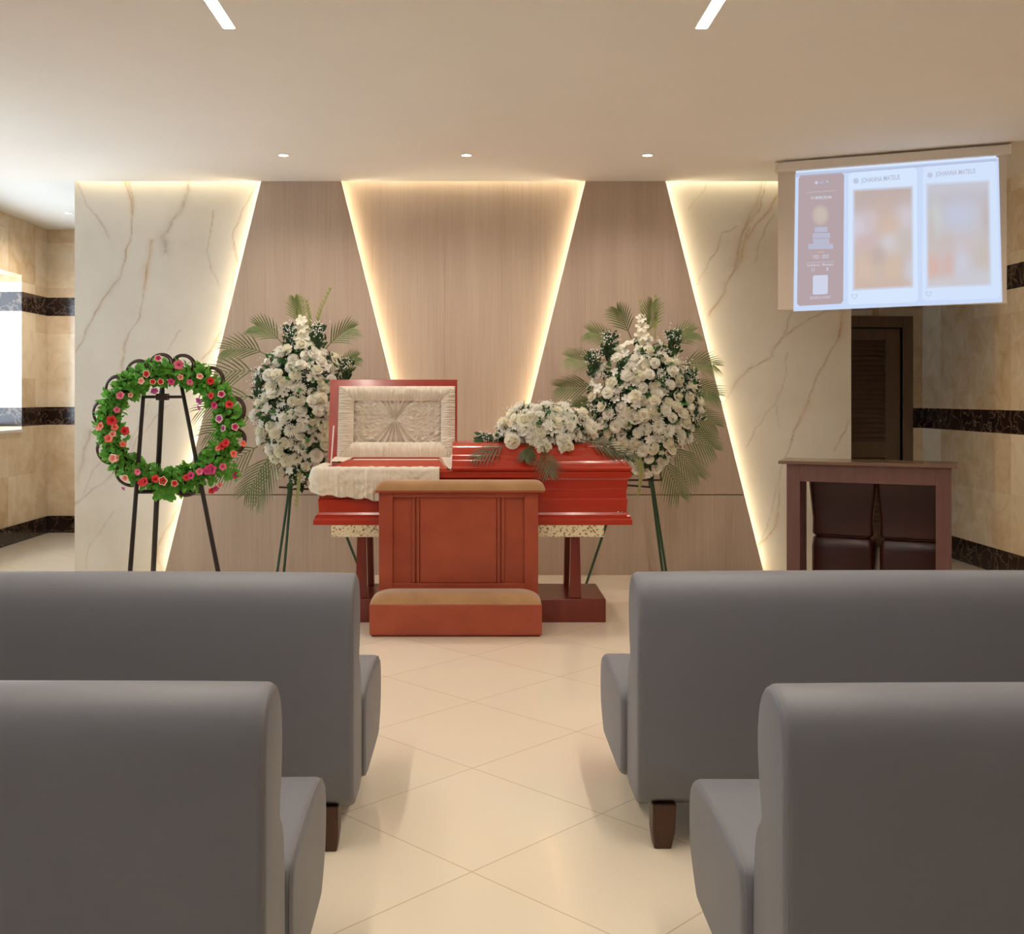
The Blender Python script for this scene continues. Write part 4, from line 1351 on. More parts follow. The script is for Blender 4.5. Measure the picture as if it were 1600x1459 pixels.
# -- left standing spray
spr = thing('standing_flower_spray', 'tall white flower spray with palm fronds behind the raised casket lid', 'flower arrangement', tuple(P(470, 765, YS)), group='standing funeral sprays')
def hw_left(t):
    pts = [(0, .05), (.08, .16), (.25, .27), (.5, .335), (.7, .32), (.85, .24), (.93, .15), (1.0, .06)]
    for (a, u), (c, v) in zip(pts[:-1], pts[1:]):
        if a <= t <= c: return u + (v - u) * (t - a) / (c - a)
    return .05
C = P(472, 625, YS)
z0, z1 = P(0, 756, YS).z, P(0, 526, YS).z
bouquet(spr, C, hw_left, z0, z1, .20, 11, {'carnation': 42, 'rose': 18, 'chrysanthemum': 14, 'alstroemeria': 26}, 1.0, .056, buds=1100, leaves=700)
for (px, py, dx, dz, L, ll, dr_) in ((425, 560, -1, .75, .36, .17, .45), (415, 585, -1, .35, .40, .18, .45), (412, 620, -1, .12, .40, .19, .35), (410, 650, -1, -.05, .34, .19, .3),
                                     (418, 690, -1, -.5, .36, .17, .15), (430, 700, -.6, -1, .34, .17, .0), (440, 690, -.35, -1, .42, .16, .0), (508, 548, .6, .75, .30, .15, .3), (445, 540, -.7, .9, .28, .15, .35), (470, 515, -.15, 1, .22, .12, .1), (525, 582, .5, .5, .2, .12, .2)):
    x, z = pxz(px, py, YS)
    tip(spr, x, z, YS - .04, (dx, -.12, dz), L, ll, dr_)
gladiolus(spr, P(474, 548, YS - .06), P(470, 468, YS - .06), [(.10, 1.25), (.28, 1.15), (.44, 1.0), (.58, .85)])
gladiolus(spr, P(481, 530, YS - .05), P(479, 474, YS - .05), [])
gladiolus(spr, P(493, 515, YS - .05), P(516, 455, YS - .05), [], bend=-.01)
gladiolus(spr, P(470, 520, YS - .05), P(464, 466, YS - .05), [], bend=-.01)
gladiolus(spr, P(468, 735, YS - .18), P(463, 792, YS - .2), [], bend=.005)
# -- right standing spray
spr2 = thing('standing_flower_spray', 'broad white flower spray with palm fronds at the foot end of the casket', 'flower arrangement', tuple(P(1010, 745, YS)), group='standing funeral sprays')
def hw_right(t):
    pts = [(0, .07), (.10, .17), (.3, .36), (.5, .405), (.68, .385), (.82, .30), (.92, .20), (1.0, .07)]
    for (a, u), (c, v) in zip(pts[:-1], pts[1:]):
        if a <= t <= c: return u + (v - u) * (t - a) / (c - a)
    return .05
C2 = P(1003, 625, YS)
z0, z1 = P(0, 742, YS).z, P(0, 532, YS).z
bouquet(spr2, C2, hw_right, z0, z1, .22, 23, {'carnation': 48, 'rose': 24, 'chrysanthemum': 14, 'alstroemeria': 28}, 1.0, .058, buds=1300, leaves=800)
for (px, py, dx, dz, L, ll, dr_) in ((935, 605, -1, .10, .26, .16, .1), (945, 575, -1, .5, .26, .15, .2), (965, 545, -.8, .8, .26, .14, .3), (985, 530, -.4, 1, .26, .14, .2), (1010, 530, .1, 1, .26, .14, .1), (1040, 545, .7, .8, .24, .14, .3),
                                     (1055, 575, 1, .45, .27, .15, .35), (1060, 605, 1, .1, .24, .15, .3), (1058, 640, 1, -.2, .24, .15, .2), (1050, 665, 1, -.45, .28, .16, .1), (1040, 690, .8, -.8, .28, .16, .05), (1030, 705, .45, -1, .3, .15, 0), (940, 625, -1, -.2, .16, .13, .1)):
    x, z = pxz(px, py, YS)
    tip(spr2, x, z, YS - .04, (dx, -.12, dz), L, ll, dr_)
gladiolus(spr2, P(1004, 545, YS - .06), P(1000, 474, YS - .06), [(.10, 1.15), (.30, 1.05), (.48, .95), (.66, .75)])
gladiolus(spr2, P(1022, 530, YS - .05), P(1024, 466, YS - .05), [], bend=.008)
gladiolus(spr2, P(1012, 525, YS - .05), P(1014, 476, YS - .05), [], bend=.006)
gladiolus(spr2, P(1002, 715, YS - .18), P(997, 776, YS - .2), [], bend=.01)
gladiolus(spr2, P(995, 715, YS - .18), P(1000, 756, YS - .2), [], bend=.01)


def wisp(root, spots, seed):
    """side tufts of dark leaves topped with tiny blossoms"""
    rd = random.Random(seed)
    g, h = MB(), MB()
    for px, py, w in spots:
        c = P(px, py, YS - .08)
        for _ in range(70):
            q = c + Vector((rd.gauss(0, .022 * w), rd.gauss(0, .015), rd.uniform(-.14, .03) * w))
            leaf(g, q, Vector((rd.uniform(-.6, .6), rd.uniform(-.5, .2), rd.uniform(.1, 1))), Vector((0, -1, .2)), rd.uniform(.035, .06), rd.uniform(.008, .013))
        for _ in range(75):
            q = c + Vector((rd.gauss(0, .035 * w), rd.gauss(-.02, .015), rd.gauss(.012, .03) * w))
            octa(h, q, rd.uniform(.003, .0062))
    o = g.build('greenery', M['leaf_dark'], root, angle=60); o['kind'] = 'stuff'
    o = h.build('tiny_blossoms', M['bud'], root, angle=180); o['kind'] = 'stuff'


wisp(spr, ((452, 518, 1.0), (497, 517, 1.0), (409, 590, 1.1), (540, 572, .9), (462, 725, 1.0)), 41)
wisp(spr2, ((952, 530, 1.0), (1052, 526, 1.0), (928, 560, 1.0), (1078, 590, 1.1), (935, 640, 1.1), (1082, 630, 1.1)), 42)


def easel_green(label, hub, feet, side, bar):
    t = thing('spray_stand', label, 'flower stand', (hub.x, hub.y, 0), group='green spray stands')
    for f in feet:
        b = MB(); b.tube([f[0], f[1]], 0.010, 8); b.build('leg', M['green_metal'], t)
    b = MB(); b.tube([hub + Vector((0, 0.03, -0.06)), hub + Vector((0, 0.06, 0.75))], 0.010, 8); b.build('mast', M['green_metal'], t)
    b = MB()
    for p, q in bar: b.tube([p, q], 0.007, 8)
    b.build('crossbar', M['wicker'], t)
    b = MB(); b.tube([hub + Vector((0, 0, -0.045)), hub + Vector((0, 0, 0.03))], [0.018, 0.022], 10); b.build('hub', M['green_metal'], t)


def G(px, py, Y):
    q = P(px, py, Y); return q
def gfoot(px, py): 
    Y = F * EYE / (py - VY); q = P(px, py, Y); q.z = 0.0; return q


hub = P(453, 764, YS)
easel_green('dark green metal stand under the flower spray behind the raised casket lid', hub,
            [(hub + Vector((-.004, -.01, 0)), gfoot(429, 922)), (hub + Vector((.008, 0, 0)), gfoot(442, 914)), (P(512, 764, YS), gfoot(571, 912))], 1,
            [(P(436, 761, YS - .01), P(456, 762, YS - .01)), (hub, P(516, 764, YS))])
hub = P(1017, 748, YS)
easel_green('dark green metal stand under the flower spray at the foot end of the casket', hub,
            [(hub + Vector((-.004, -.01, 0)), gfoot(1039, 922)), (hub + Vector((.008, 0, 0)), gfoot(1044, 914)), (P(970, 752, YS), gfoot(916, 912))], -1,
            [(P(966, 757, YS), P(1017, 761, YS)), (P(966, 750, YS - .02), P(1034, 750, YS - .02)), (P(1033, 750, YS - .02), P(1031, 728, YS - .02))])

# -- spray lying on the closed lid
cs = thing('casket_flower_spray', 'low white flower spray with dark palm leaves lying on the closed casket lid', 'flower arrangement', (0.44, 6.745, 1.087))
YC = 6.72
def hw_c(t):
    return .300 * math.sqrt(max(0, 1 - max(0, t - .12) ** 1.7)) + .01
C = P(850, 668, YC); C.y = YC
z0, z1 = 1.075, P(0, 634, YC).z
bouquet(cs, C, hw_c, z0, z1, .19, 37, {'carnation': 20, 'rose': 8, 'chrysanthemum': 18, 'alstroemeria': 10}, .92, .040, .55, 700, 260, .015)
rd = random.Random(5)
for k, ph in enumerate((.8, 1.2, 1.6, 2.0, 2.4)):               # flowers on the far side
    p = Vector((C.x + .24 * math.cos(ph), YC + .12 * math.sin(ph) + .02, z0 + .08))
    place('carnation', FL['carnation'][k % 4], cs, p, (math.cos(ph), math.sin(ph), .8), 1, k)
for (px, py, k) in ((800, 689, 'rose'), (850, 700, 'rose'), (884, 699, 'rose'), (833, 685, 'chrysanthemum'), (844, 690, 'chrysanthemum'), (880, 688, 'carnation')):
    p = P(px, py, 6.53); place(k, FL[k][0], cs, p, (rd.uniform(-.3, .3), -1, .1), 1.1, px)
for (p0, d, L, ll, dr_, fc) in (((.42, 6.52, 1.085), (.12, -.75, -.75), .24, .13, .0, (0, -.8, .6)), ((.24, 6.56, 1.095), (-.9, -.45, -.38), .26, .13, .0, (0, -.6, .8)),
                                ((.66, 6.56, 1.10), (1, -.2, -.22), .30, .14, .1, (0, -.6, .8)), ((.64, 6.58, 1.10), (1, -.35, -.05), .24, .12, .3, (0, -.7, .7)), ((.36, 6.54, 1.09), (-.3, -.7, -.6), .15, .10, 0, (0, -.8, .6))):
    frond(cs, p0, d, fc, L * 1.1, ll * 1.15, dr_, 10, M['frond_dark'])
g = MB()
for _ in range(90):
    q = P(rd.uniform(752, 800), 688, 6.7) + Vector((0, rd.uniform(-.06, .06), rd.uniform(-.02, .03)))
    leaf(g, q, Vector((-1, rd.uniform(-.6, .6), rd.uniform(-.2, .6))), Vector((0, -1, .6)), .06, .013)
o = g.build('greenery', M['leaf_dark'], cs, angle=60); o['kind'] = 'stuff'
g = MB()
for _ in range(70):
    q = P(rd.uniform(746, 790), 684, 6.68) + Vector((0, rd.uniform(-.06, .06), rd.uniform(-.02, .045)))
    octa(g, q, rd.uniform(.003, .005))
o = g.build('tiny_blossoms', M['bud'], cs, angle=180); o['kind'] = 'stuff'

# ------------------------------------------------------------------ wreath and its easel
YW = 7.0
ez = thing('easel', 'tall black wooden tripod easel holding the green and pink wreath', 'easel', (-2.08, 7.0, 0))
lf, rf = gfoot(199, 950), gfoot(352, 950)
lt, rt = P(226.5, 585, YW + .06), P(283, 600, YW + .06)
for p, q in ((lf, lt), (rf, rt)):
    b = MB(); b.tube([p, q], [.0165, .013], 10); b.build('leg', M['black_wood'], ez)
b = MB(); b.tube([gfoot(238, 922), P(253, 612, YW + .09), P(254, 598, YW + .085)], [.0185, .0185, .012], 10); b.build('leg', M['black_wood'], ez)
b = MB(); b.tube([P(253, 622, YW + .07), P(254, 580, YW + .075)], .010, 8); b.build('mast', M['black_wood'], ez)
b = MB(); b.tube([P(225, 620, YW + .055), P(286, 620, YW + .055)], .010, 8); b.build('crossbar', M['black_wood'], ez)
b = MB(); p = P(254, 620, YW + .06); b.box(p.x - .038, p.x + .038, p.y - .03, p.y + .03, p.z - .022, p.z + .022); b.build('clamp', M['black_wood'], ez, bevel=.003)
b = MB(); b.tube([P(212, 768.5, YW - .005), P(318, 768, YW - .005)], .0125, 10); b.build('crossbar', M['black_wood'], ez)

WC = P(264, 665, YW)
wr = thing('wreath', 'round green leaf wreath with pink and red petunias on the black easel', 'wreath', tuple(P(262, 764, YW)))
RX, RZ = .397, .358
def wpt(a, r=0.0, dy=0.0): return WC + Vector(((RX + r) * math.cos(a), dy, (RZ + r) * math.sin(a)))
b = MB()
for k in range(5):
    ph = 2 * PI * k / 5
    b.ring([wpt(a, .040 * math.cos(a * 9 + ph), .028 * math.sin(a * 9 + ph)) for a in [2 * PI * i / 160 for i in range(160)]], .011, 6)
b.ring([wpt(a) for a in [2 * PI * i / 90 for i in range(90)]], .036, 8)
b.build('wicker_ring', M['wicker'], wr, angle=80)
for a in (15, 50, 78, 97, 118, 142, 168, 205, 233, 285, 318, 345):     # bent cane loops round the outside
    an = math.radians(a); c = wpt(an, .058, .0)
    if a in (318,): c = wpt(an, -.045, .02)
    rr = .055
    u = Vector((math.cos(an), 0, math.sin(an))); v = Vector((-math.sin(an), 0, math.cos(an)))
    b = MB()
    for q in (0, .013):
        b.ring([c + u * (rr + q * .6) * math.cos(t) + v * (rr * 1.25 + q) * math.sin(t) + Vector((0, .02 * math.sin(t) + q, 0)) for t in [2 * PI * i / 36 for i in range(36)]], .0075, 6)
    b.build('cane_loop', M['wicker'], wr, angle=80)
rd = random.Random(12)
g = MB()
for i in range(1900):
    a = rd.uniform(0, 2 * PI)
    cl = .5 + .5 * noise.noise(Vector((math.cos(a) * 4, math.sin(a) * 4, 2)))
    if rd.random() > .50 + .75 * cl: continue
    ph = rd.uniform(-.25, 1.25) * PI
    rr = rd.uniform(.025, .062)
    rad = Vector((math.cos(a), 0, math.sin(a)))
    out = rad * math.cos(ph) + Vector((0, -1, 0)) * math.sin(ph)
    p = wpt(a) + out * rr
    d = out * rd.uniform(.2, 1) + Vector((rd.uniform(-1, 1), rd.uniform(-.8, .2), rd.uniform(-1, 1)))
    leaf(g, p, d, out + Vector((0, -.5, .3)), rd.uniform(.045, .08), rd.uniform(.014, .024), .25, rd.random() < .6)
for k in range(60):                                              # hanging tuft at the bottom
    p = P(257 + rd.uniform(-14, 14), 762 + rd.uniform(-14, 8), YW - .05)
    leaf(g, p, Vector((rd.uniform(-.6, .6), rd.uniform(-.5, 0), -1)), Vector((0, -1, 0)), rd.uniform(.05, .08), .02, .25, True)
for k in range(26):
    p = P(358 + rd.uniform(-10, 10), 732 + rd.uniform(-10, 10), YW - .04)
    leaf(g, p, Vector((rd.uniform(-.2, 1), rd.uniform(-.5, 0), rd.uniform(-1, .6))), Vector((0, -1, 0)), rd.uniform(.04, .06), .016, .25, True)
o = g.build('foliage', M['leaf_bright'], wr, angle=60); o['kind'] = 'stuff'


def petunia_mesh(name, seed, inner, rim):
    rd = random.Random(seed); mb = MB()
    n = 20; R = .036
    rings = []
    for (r, z) in ((.10, -.95), (.16, -.5), (.30, -.10), (.62, .14), (.84, .20), (1.0, .17)):
        rings.append([Vector((R * r * (1 + (.12 * math.cos(5 * t) if r > .5 else 0)) * math.cos(t), R * r * (1 + (.12 * math.cos(5 * t) if r > .5 else 0)) * math.sin(t),
                              R * (z + (.07 * math.cos(10 * t + seed) if r > .5 else 0)))) for t in [2 * PI * k / n for k in range(n)]])
    o = 0
    vs = [p for r in rings for p in r]
    mb.v = [tuple(p) for p in vs]
    for k in range(5):
        for i in range(n):
            mb.f.append((k * n + i, k * n + (i + 1) % n, (k + 1) * n + (i + 1) % n, (k + 1) * n + i)); mb.mi.append(0 if k < 4 else 1)
    mb.f.append(tuple(range(n))[::-1]); mb.mi.append(0)
    return mb.mesh(name, [inner, rim], True, 80)


PC = {}
def pcol(nm, c, c2=None): PC[nm] = basic('petunia_' + nm, c, .55, col2=c2, scale=60)
pcol('red', (226, 48, 52), (204, 34, 44)); pcol('pink', (236, 118, 150), (224, 96, 134)); pcol('magenta', (214, 58, 122), (190, 44, 104))
pcol('coral', (242, 128, 112), (236, 108, 96)); pcol('mauve', (198, 92, 164), (180, 76, 148)); pcol('pale', (250, 226, 206), (246, 214, 190))
pcol('salmon', (244, 160, 146), (238, 142, 128))
PM = {}
for nm, rim in (('red', 'red'), ('pink', 'pink'), ('magenta', 'magenta'), ('coral', 'coral'), ('mauve', 'mauve'), ('salmon', 'pale')):
    PM[nm] = petunia_mesh('petunia', len(nm), PC[nm], PC[rim])
PM['red_edged'] = petunia_mesh('petunia', 3, PC['red'], PC['pale']); PM['mauve_edged'] = petunia_mesh('petunia', 4, PC['mauve'], PC['pale']); PM['pink_edged'] = petunia_mesh('petunia', 5, PC['magenta'], PC['pale'])
PET = [(247, 560, 'pink_edged', 1.0), (279, 570, 'pink', 1.3), (229, 584, 'red_edged', 1.0), (221, 595, 'salmon', .9), (239, 596, 'red_edged', .8), (251, 596, 'red_edged', .8), (268, 596, 'magenta', 1.0), (241, 610, 'mauve', 1.0),
       (282, 589, 'salmon', .8), (297, 597, 'pink', .9), (312, 588, 'salmon', .9), (329, 595, 'red', 1.0), (346, 616, 'pink_edged', 1.0), (188, 618, 'pink', 1.1), (204, 617, 'salmon', .7), (330, 618, 'red', .9), (311, 626, 'mauve', 1.0),
       (335, 633, 'magenta', 1.0), (358, 632, 'red', 1.1), (311, 637, 'mauve', .8), (183, 640, 'pink', .9), (343, 654, 'mauve_edged', 1.1), (175, 657, 'red', 1.4), (157, 666, 'coral', 1.1), (179, 667, 'coral', 1.0), (195, 673, 'red', 1.2),
       (349, 669, 'mauve_edged', .9), (367, 667, 'pink_edged', 1.0), (170, 685, 'coral', 1.2), (176, 678, 'salmon', .9), (192, 694, 'coral', .9), (353, 692, 'red', 1.1), (380, 693, 'coral', .9), (341, 700, 'coral', .8), (365, 709, 'coral', 1.0), (347, 697, 'red', 1.0),
       (177, 716, 'salmon', 1.2), (182, 716, 'coral', 1.0), (330, 733, 'magenta', 1.5), (324, 735, 'magenta', 1.2), (348, 729, 'pink', 1.0), (368, 742, 'magenta', 1.0), (215, 737, 'pink', .9), (196, 747, 'salmon', 1.0), (193, 763, 'mauve', .6),
       (226, 752, 'red', 1.2), (221, 754, 'red', 1.0), (243, 748, 'red', 1.1), (255, 751, 'red_edged', 1.2), (273, 755, 'red_edged', .9), (298, 743, 'magenta', 1.1), (291, 746, 'red', .9), (312, 737, 'pink', 1.0), (331, 766, 'red', 1.0), (337, 763, 'magenta', .8), (344, 757, 'coral', .6), (152, 668, 'salmon', .8)]
for (px, py, nm, s) in PET:
    q = P(px, py, YW)
    rad = Vector((q.x - WC.x, 0, q.z - WC.z)); rr = rad.length; an = math.atan2(rad.z / RZ, rad.x / RX)
    dr_ = rr - (wpt(an) - WC).length
    dep = .05 + .065 * math.sqrt(max(0, 1 - (dr_ / .11) ** 2))
    q = P(px, py, YW - dep)
    nr = Vector((rad.x / max(rr, .1) * dr_ * 7 + rd.uniform(-.35, .35), -1, rad.z / max(rr, .1) * dr_ * 7 + rd.uniform(-.2, .45)))
    place('petunia', PM[nm], wr, q, nr, s * .68, rd.uniform(0, 6))

# ------------------------------------------------------------------ projection screen
SL, SR = Vector((2.12, 7.43)), Vector((3.49, 6.88))
SU = (SR - SL).normalized(); SLEN = (SR - SL).length
SN = Vector((SU.y, -SU.x))                       # faces the chapel
if SN.y > 0: SN = -SN
sang = math.atan2(SU.y, SU.x)
Sm = Matrix(((SU.x, -SN.x, 0, SL.x), (SU.y, -SN.y, 0, SL.y), (0, 0, 1, 0), (0, 0, 0, 1)))     # local: u along, depth behind, z


def scr(px, py, d=0.0):
    """photo pixel -> (u, z) on the screen's plane"""
    k = (px - VX) / F
    # (k*Y, Y) = SL + SU*u
    # k*(SL.y+SU.y*u) = SL.x+SU.x*u
    u = (SL.x - k * SL.y) / (k * SU.y - SU.x)
    Y = SL.y + SU.y * u
    return u, EYE + (VY - py) * Y / F


ps = thing('projection_screen', 'pull-down projection screen showing a bright memorial page, hung from the ceiling', 'screen', (SL.x, SL.y, 2.95), sang)
ZC1 = 3.004
b = MB(); b.box(0, SLEN, -.045, .045, ZC1 - .062, ZC1, Sm); b.build('case', M['plastic_white'], ps, bevel=.006)
for u in (-.004, SLEN - .012):
    b = MB(); b.box(u, u + .016, -.05, .05, ZC1 - .066, ZC1 + .002, Sm); b.build('end_cap', M['plastic_white'], ps, bevel=.003)
for u in (.2, SLEN - .2):
    b = MB(); b.box(u - .02, u + .02, .02, .044, ZC1, CEIL, Sm); b.build('bracket', M['white_metal'], ps)
ZB = 1.975
b = MB(); b.box(.012, SLEN - .022, .0, .003, ZB + .02, ZC1 - .06, Sm); fabric = b.build('screen_fabric', M['screen'], ps, smooth=False)
b = MB(); b.box(.010, SLEN - .020, -.004, .010, ZB, ZB + .022, Sm); b.build('bottom_bar', M['screen'], ps, bevel=.003)
SE = 1.0


def sp_(u, z, d): return Sm @ Vector((u, -d, z))


def quad(name, pts_px, d, mat, parent):
    """flat patch of the projected page, from its corner positions"""
    b = MB(); n = len(pts_px)
    b.add([sp_(*scr(x, y), d) for x, y in pts_px], [tuple(range(n))])
    return b.build(name, mat, parent, smooth=False)


EM = lambda nm, c: emit(nm, c, SE)
page = quad('projected_page', [(1240, 486.5), (1566, 472), (1560, 246), (1243, 272)][::1], .0055, EM('page_glow', (202, 219, 248)), ps)
quad('page_top_line', [(1243.5, 271), (1557, 247), (1556, 241.5), (1244, 265)], .0058, EM('page_line', (214, 230, 252)), page)
quad('page_header', [(1243, 277), (1558, 252), (1557, 248), (1243.5, 273)], .0060, EM('page_header_grey', (186, 196, 226)), page)
quad('story_card', [(1325, 474), (1329, 476), (1430, 472), (1434, 468), (1432.5, 266), (1428, 262), (1330, 270), (1326, 274)], .0060, EM('card_white', (214, 230, 253)), page)
quad('story_card', [(1441, 467), (1445, 470), (1559, 466), (1563, 461), (1556, 256), (1552, 252), (1446, 260), (1442, 264)], .0060, EM('card_white_b', (212, 227, 252)), page)
quad('memorial_card', [(1245.5, 474), (1249, 478), (1314, 474.5), (1317.5, 470), (1319, 274), (1315.5, 270), (1251, 274.5), (1248, 279)], .0060, EM('card_brown', (181, 163, 167)), page)
# blurred pictures
def blur_pic(px4, blobs, base, n=46, m=60):
    (xa, ya), (xb, yb), (xc, yc), (xd, yd) = px4      # bottom-left, bottom-right, top-right, top-left
    b = MB(); rows, cols = [], []
    for j in range(m + 1):
        t = j / m; row = []
        for i in range(n + 1):
            s = i / n
            x = (xa * (1 - s) + xb * s) * (1 - t) + (xd * (1 - s) + xc * s) * t
            y = (ya * (1 - s) + yb * s) * (1 - t) + (yd * (1 - s) + yc * s) * t
            row.append(sp_(*scr(x, y), .0066))
            c = np.array(s2l(base))
            for (u, v, r1, r2, col, k) in blobs:
                w = k * math.exp(-(((s - u) / r1) ** 2 + ((1 - t - v) / r2) ** 2) ** 1.3)
                c = c * (1 - w) + np.array(s2l(col)) * w
            c = c * 0.62 + np.array(s2l((203, 196, 200))) * 0.38
            edge = min(1, s / .05, (1 - s) / .05, t / .03, (1 - t) / .03)
            c = c * edge + np.array(s2l((208, 222, 246))) * (1 - edge)
            cols.append((*c, 1))
        rows.append(row)
    b.grid(rows)
    o = b.build('blurred_picture', PICM, page, smooth=False)
    at = o.data.color_attributes.new('tone', 'FLOAT_COLOR', 'POINT')
    at.data.foreach_set('color', np.array(cols).ravel())


PICM = vcol_mat('projected_picture', 'tone', SE)
blur_pic([(1331.5, 455), (1428, 450), (1427, 290), (1332, 295.5)],
         [(.5, .05, .9, .25, (184, 160, 148), 1), (.5, .22, .2, .14, (196, 166, 146), 1), (.1, .4, .22, .16, (214, 208, 220), 1), (.3, .32, .14, .1, (208, 188, 196), 1), (.88, .33, .2, .16, (212, 202, 212), 1),
          (.6, .4, .2, .14, (212, 178, 148), 1), (.22, .55, .22, .12, (206, 172, 172), 1), (.62, .58, .2, .12, (214, 214, 224), 1), (.9, .55, .2, .16, (196, 186, 176), .9), (.2, .8, .22, .2, (214, 182, 148), 1), (.65, .8, .2, .2, (212, 180, 146), 1),
          (.42, .66, .14, .1, (184, 158, 140), .8), (.95, .85, .12, .16, (208, 206, 218), .9), (.5, .97, .7, .08, (206, 172, 146), .8)], (196, 174, 164))
blur_pic([(1447, 451), (1550, 447), (1547, 280.5), (1446, 286)],
         [(.5, .05, .9, .1, (196, 198, 212), 1), (.5, .17, .7, .08, (186, 184, 196), 1), (.52, .32, .28, .15, (190, 200, 226), 1), (.15, .35, .1, .2, (196, 208, 206), 1), (.05, .5, .1, .2, (196, 186, 176), 1), (.95, .35, .1, .2, (186, 174, 176), 1),
          (.1, .8, .16, .14, (220, 170, 150), 1), (.35, .78, .12, .14, (216, 170, 156), 1), (.3, .58, .16, .1, (200, 184, 176), 1), (.62, .62, .14, .1, (204, 186, 184), .9), (.55, .8, .12, .18, (204, 206, 224), 1), (.88, .72, .14, .2, (196, 184, 172), 1), (.8, .93, .4, .1, (202, 204, 212), 1), (.2, .96, .3, .06, (206, 204, 208), 1)],
         (196, 192, 196))


def text_on(s, px0, py0, px1, py1, height_px, mat, name='lettering', d=.0070):
    """lettering between two pixels of its base line, laid flat on the page"""
    cu = bpy.data.curves.new(name, 'FONT'); cu.body = s; cu.size = 1.0; cu.resolution_u = 3; cu.offset = 0.012
    tmp = bpy.data.objects.new('lettering_source', cu); COL.objects.link(tmp)
    bpy.context.view_layer.update()
    dg = bpy.context.evaluated_depsgraph_get()
    me = bpy.data.meshes.new_from_object(tmp.evaluated_get(dg))
    bpy.data.objects.remove(tmp); bpy.data.curves.remove(cu)
    co = np.array([v.co[:] for v in me.vertices])
    mn, mx = co.min(0), co.max(0)
    a, c = Vector(scr(px0, py0)), Vector(scr(px1, py1)); h = scr(px0, py0 - height_px)[1] - a.y
    ux = (c - a)
    for v in me.vertices:
        s_, t_ = (v.co.x - mn[0]) / (mx[0] - mn[0]), (v.co.y - 0.0) / max(1e-6, 0.70)
        q = a + ux * s_
        v.co = sp_(q.x, q.y + h * t_, d)
    me.materials.clear(); me.materials.append(mat)
    return link(name, me, page)


grey = EM('letter_grey', (178, 184, 204)); pale = EM('letter_pale', (206, 206, 222)); soft = EM('bar_lilac', (186, 186, 206)); gold = EM('dash_gold', (204, 180, 150)); ln = EM('rule_pale', (196, 188, 198))
text_on('JOHANNA MATEUS', 1345.5, 286, 1406, 280.5, 7.5, grey)
text_on('JOHANNA MATEUS', 1461.5, 276, 1524, 271, 7.5, grey)
text_on('IN MEMORIAM', 1267.5, 312, 1299, 310.5, 5, pale)
text_on('1932 - 2025', 1270, 404.5, 1295, 403, 5.5, pale)
text_on('Condolencias', 1261, 416.5, 1281, 415.7, 4, pale); text_on('Mensajes', 1285, 415.4, 1302, 414.6, 4, pale)
text_on('11', 1268.5, 424, 1273, 424, 5, pale); text_on('1', 1292, 423, 1294, 423, 5, pale)
text_on('ESCANEA EL CODIGO', 1266, 467.5, 1298, 466, 4, pale)


def bar(name, x0, y0, x1, y1, h, mat, d=.0068): quad(name, [(x0, y0 + h), (x1, y1 + h), (x1, y1), (x0, y0)], d, mat, page)


bar('logo_mark', 1273.5, 283.5, 1278, 283.2, 4.5, pale); bar('logo_mark', 1280, 283.5, 1288, 283, 4, EM('logo_blue', (172, 176, 204))); bar('logo_mark', 1291, 282.5, 1294.5, 282, 3.5, EM('logo_blue_b', (186, 188, 212)))
bar('rule_line', 1261, 300.5, 1306, 297.5, 1.0, ln); bar('rule_line', 1260, 410.3, 1304, 408.2, .9, ln)
for (x0, x1, y) in ((1273, 1293, 355), (1270, 1297, 364.5), (1270.5, 1296, 373.5), (1263, 1302, 381.5)):
    bar('name_bar', x0, y, x1, y - .6, 8, soft)
bar('gold_dash', 1277, 393.5, 1288, 393, 1.6, gold)
quad('code_tile', [(1270, 459), (1271.5, 460.5), (1292, 459.5), (1293.5, 458), (1293.8, 431), (1292.3, 429.5), (1271.8, 430.5), (1270.3, 432)], .0068, EM('tile_pale', (208, 212, 232)), page)
# portrait oval (blurred)
b = MB(); vs, cols = [], []
for k in range(8):
    for i in range(32):
        a = 2 * PI * i / 32; r = k / 7
        vs.append(sp_(*scr(1282 + 14.5 * r * math.cos(a), 336.5 + 18 * r * math.sin(a)), .0068))
        w = min(1, max(0, (r - .55) / .45)); c = np.array(s2l((200, 186, 176))) * (1 - w) + np.array(s2l((181, 166, 168))) * w
        cols.append((*c, 1))
b.add(vs, [(k * 32 + i, k * 32 + (i + 1) % 32, (k + 1) * 32 + (i + 1) % 32, (k + 1) * 32 + i) for k in range(7) for i in range(32)])
o = b.build('portrait_oval', PICM, page, smooth=False)
at = o.data.color_attributes.new('tone', 'FLOAT_COLOR', 'POINT'); at.data.foreach_set('color', np.array(cols).ravel())


def outline(name, pts_px, w, mat):
    b = MB(); n = len(pts_px); cx = sum(p[0] for p in pts_px) / n; cy = sum(p[1] for p in pts_px) / n
    inn = [(x + (cx - x) * w, y + (cy - y) * w) for x, y in pts_px]
    b.add([sp_(*scr(x, y), .0068) for x, y in pts_px + inn], [(i, (i + 1) % n, n + (i + 1) % n, n + i) for i in range(n)])
    b.build(name, mat, page, smooth=False)


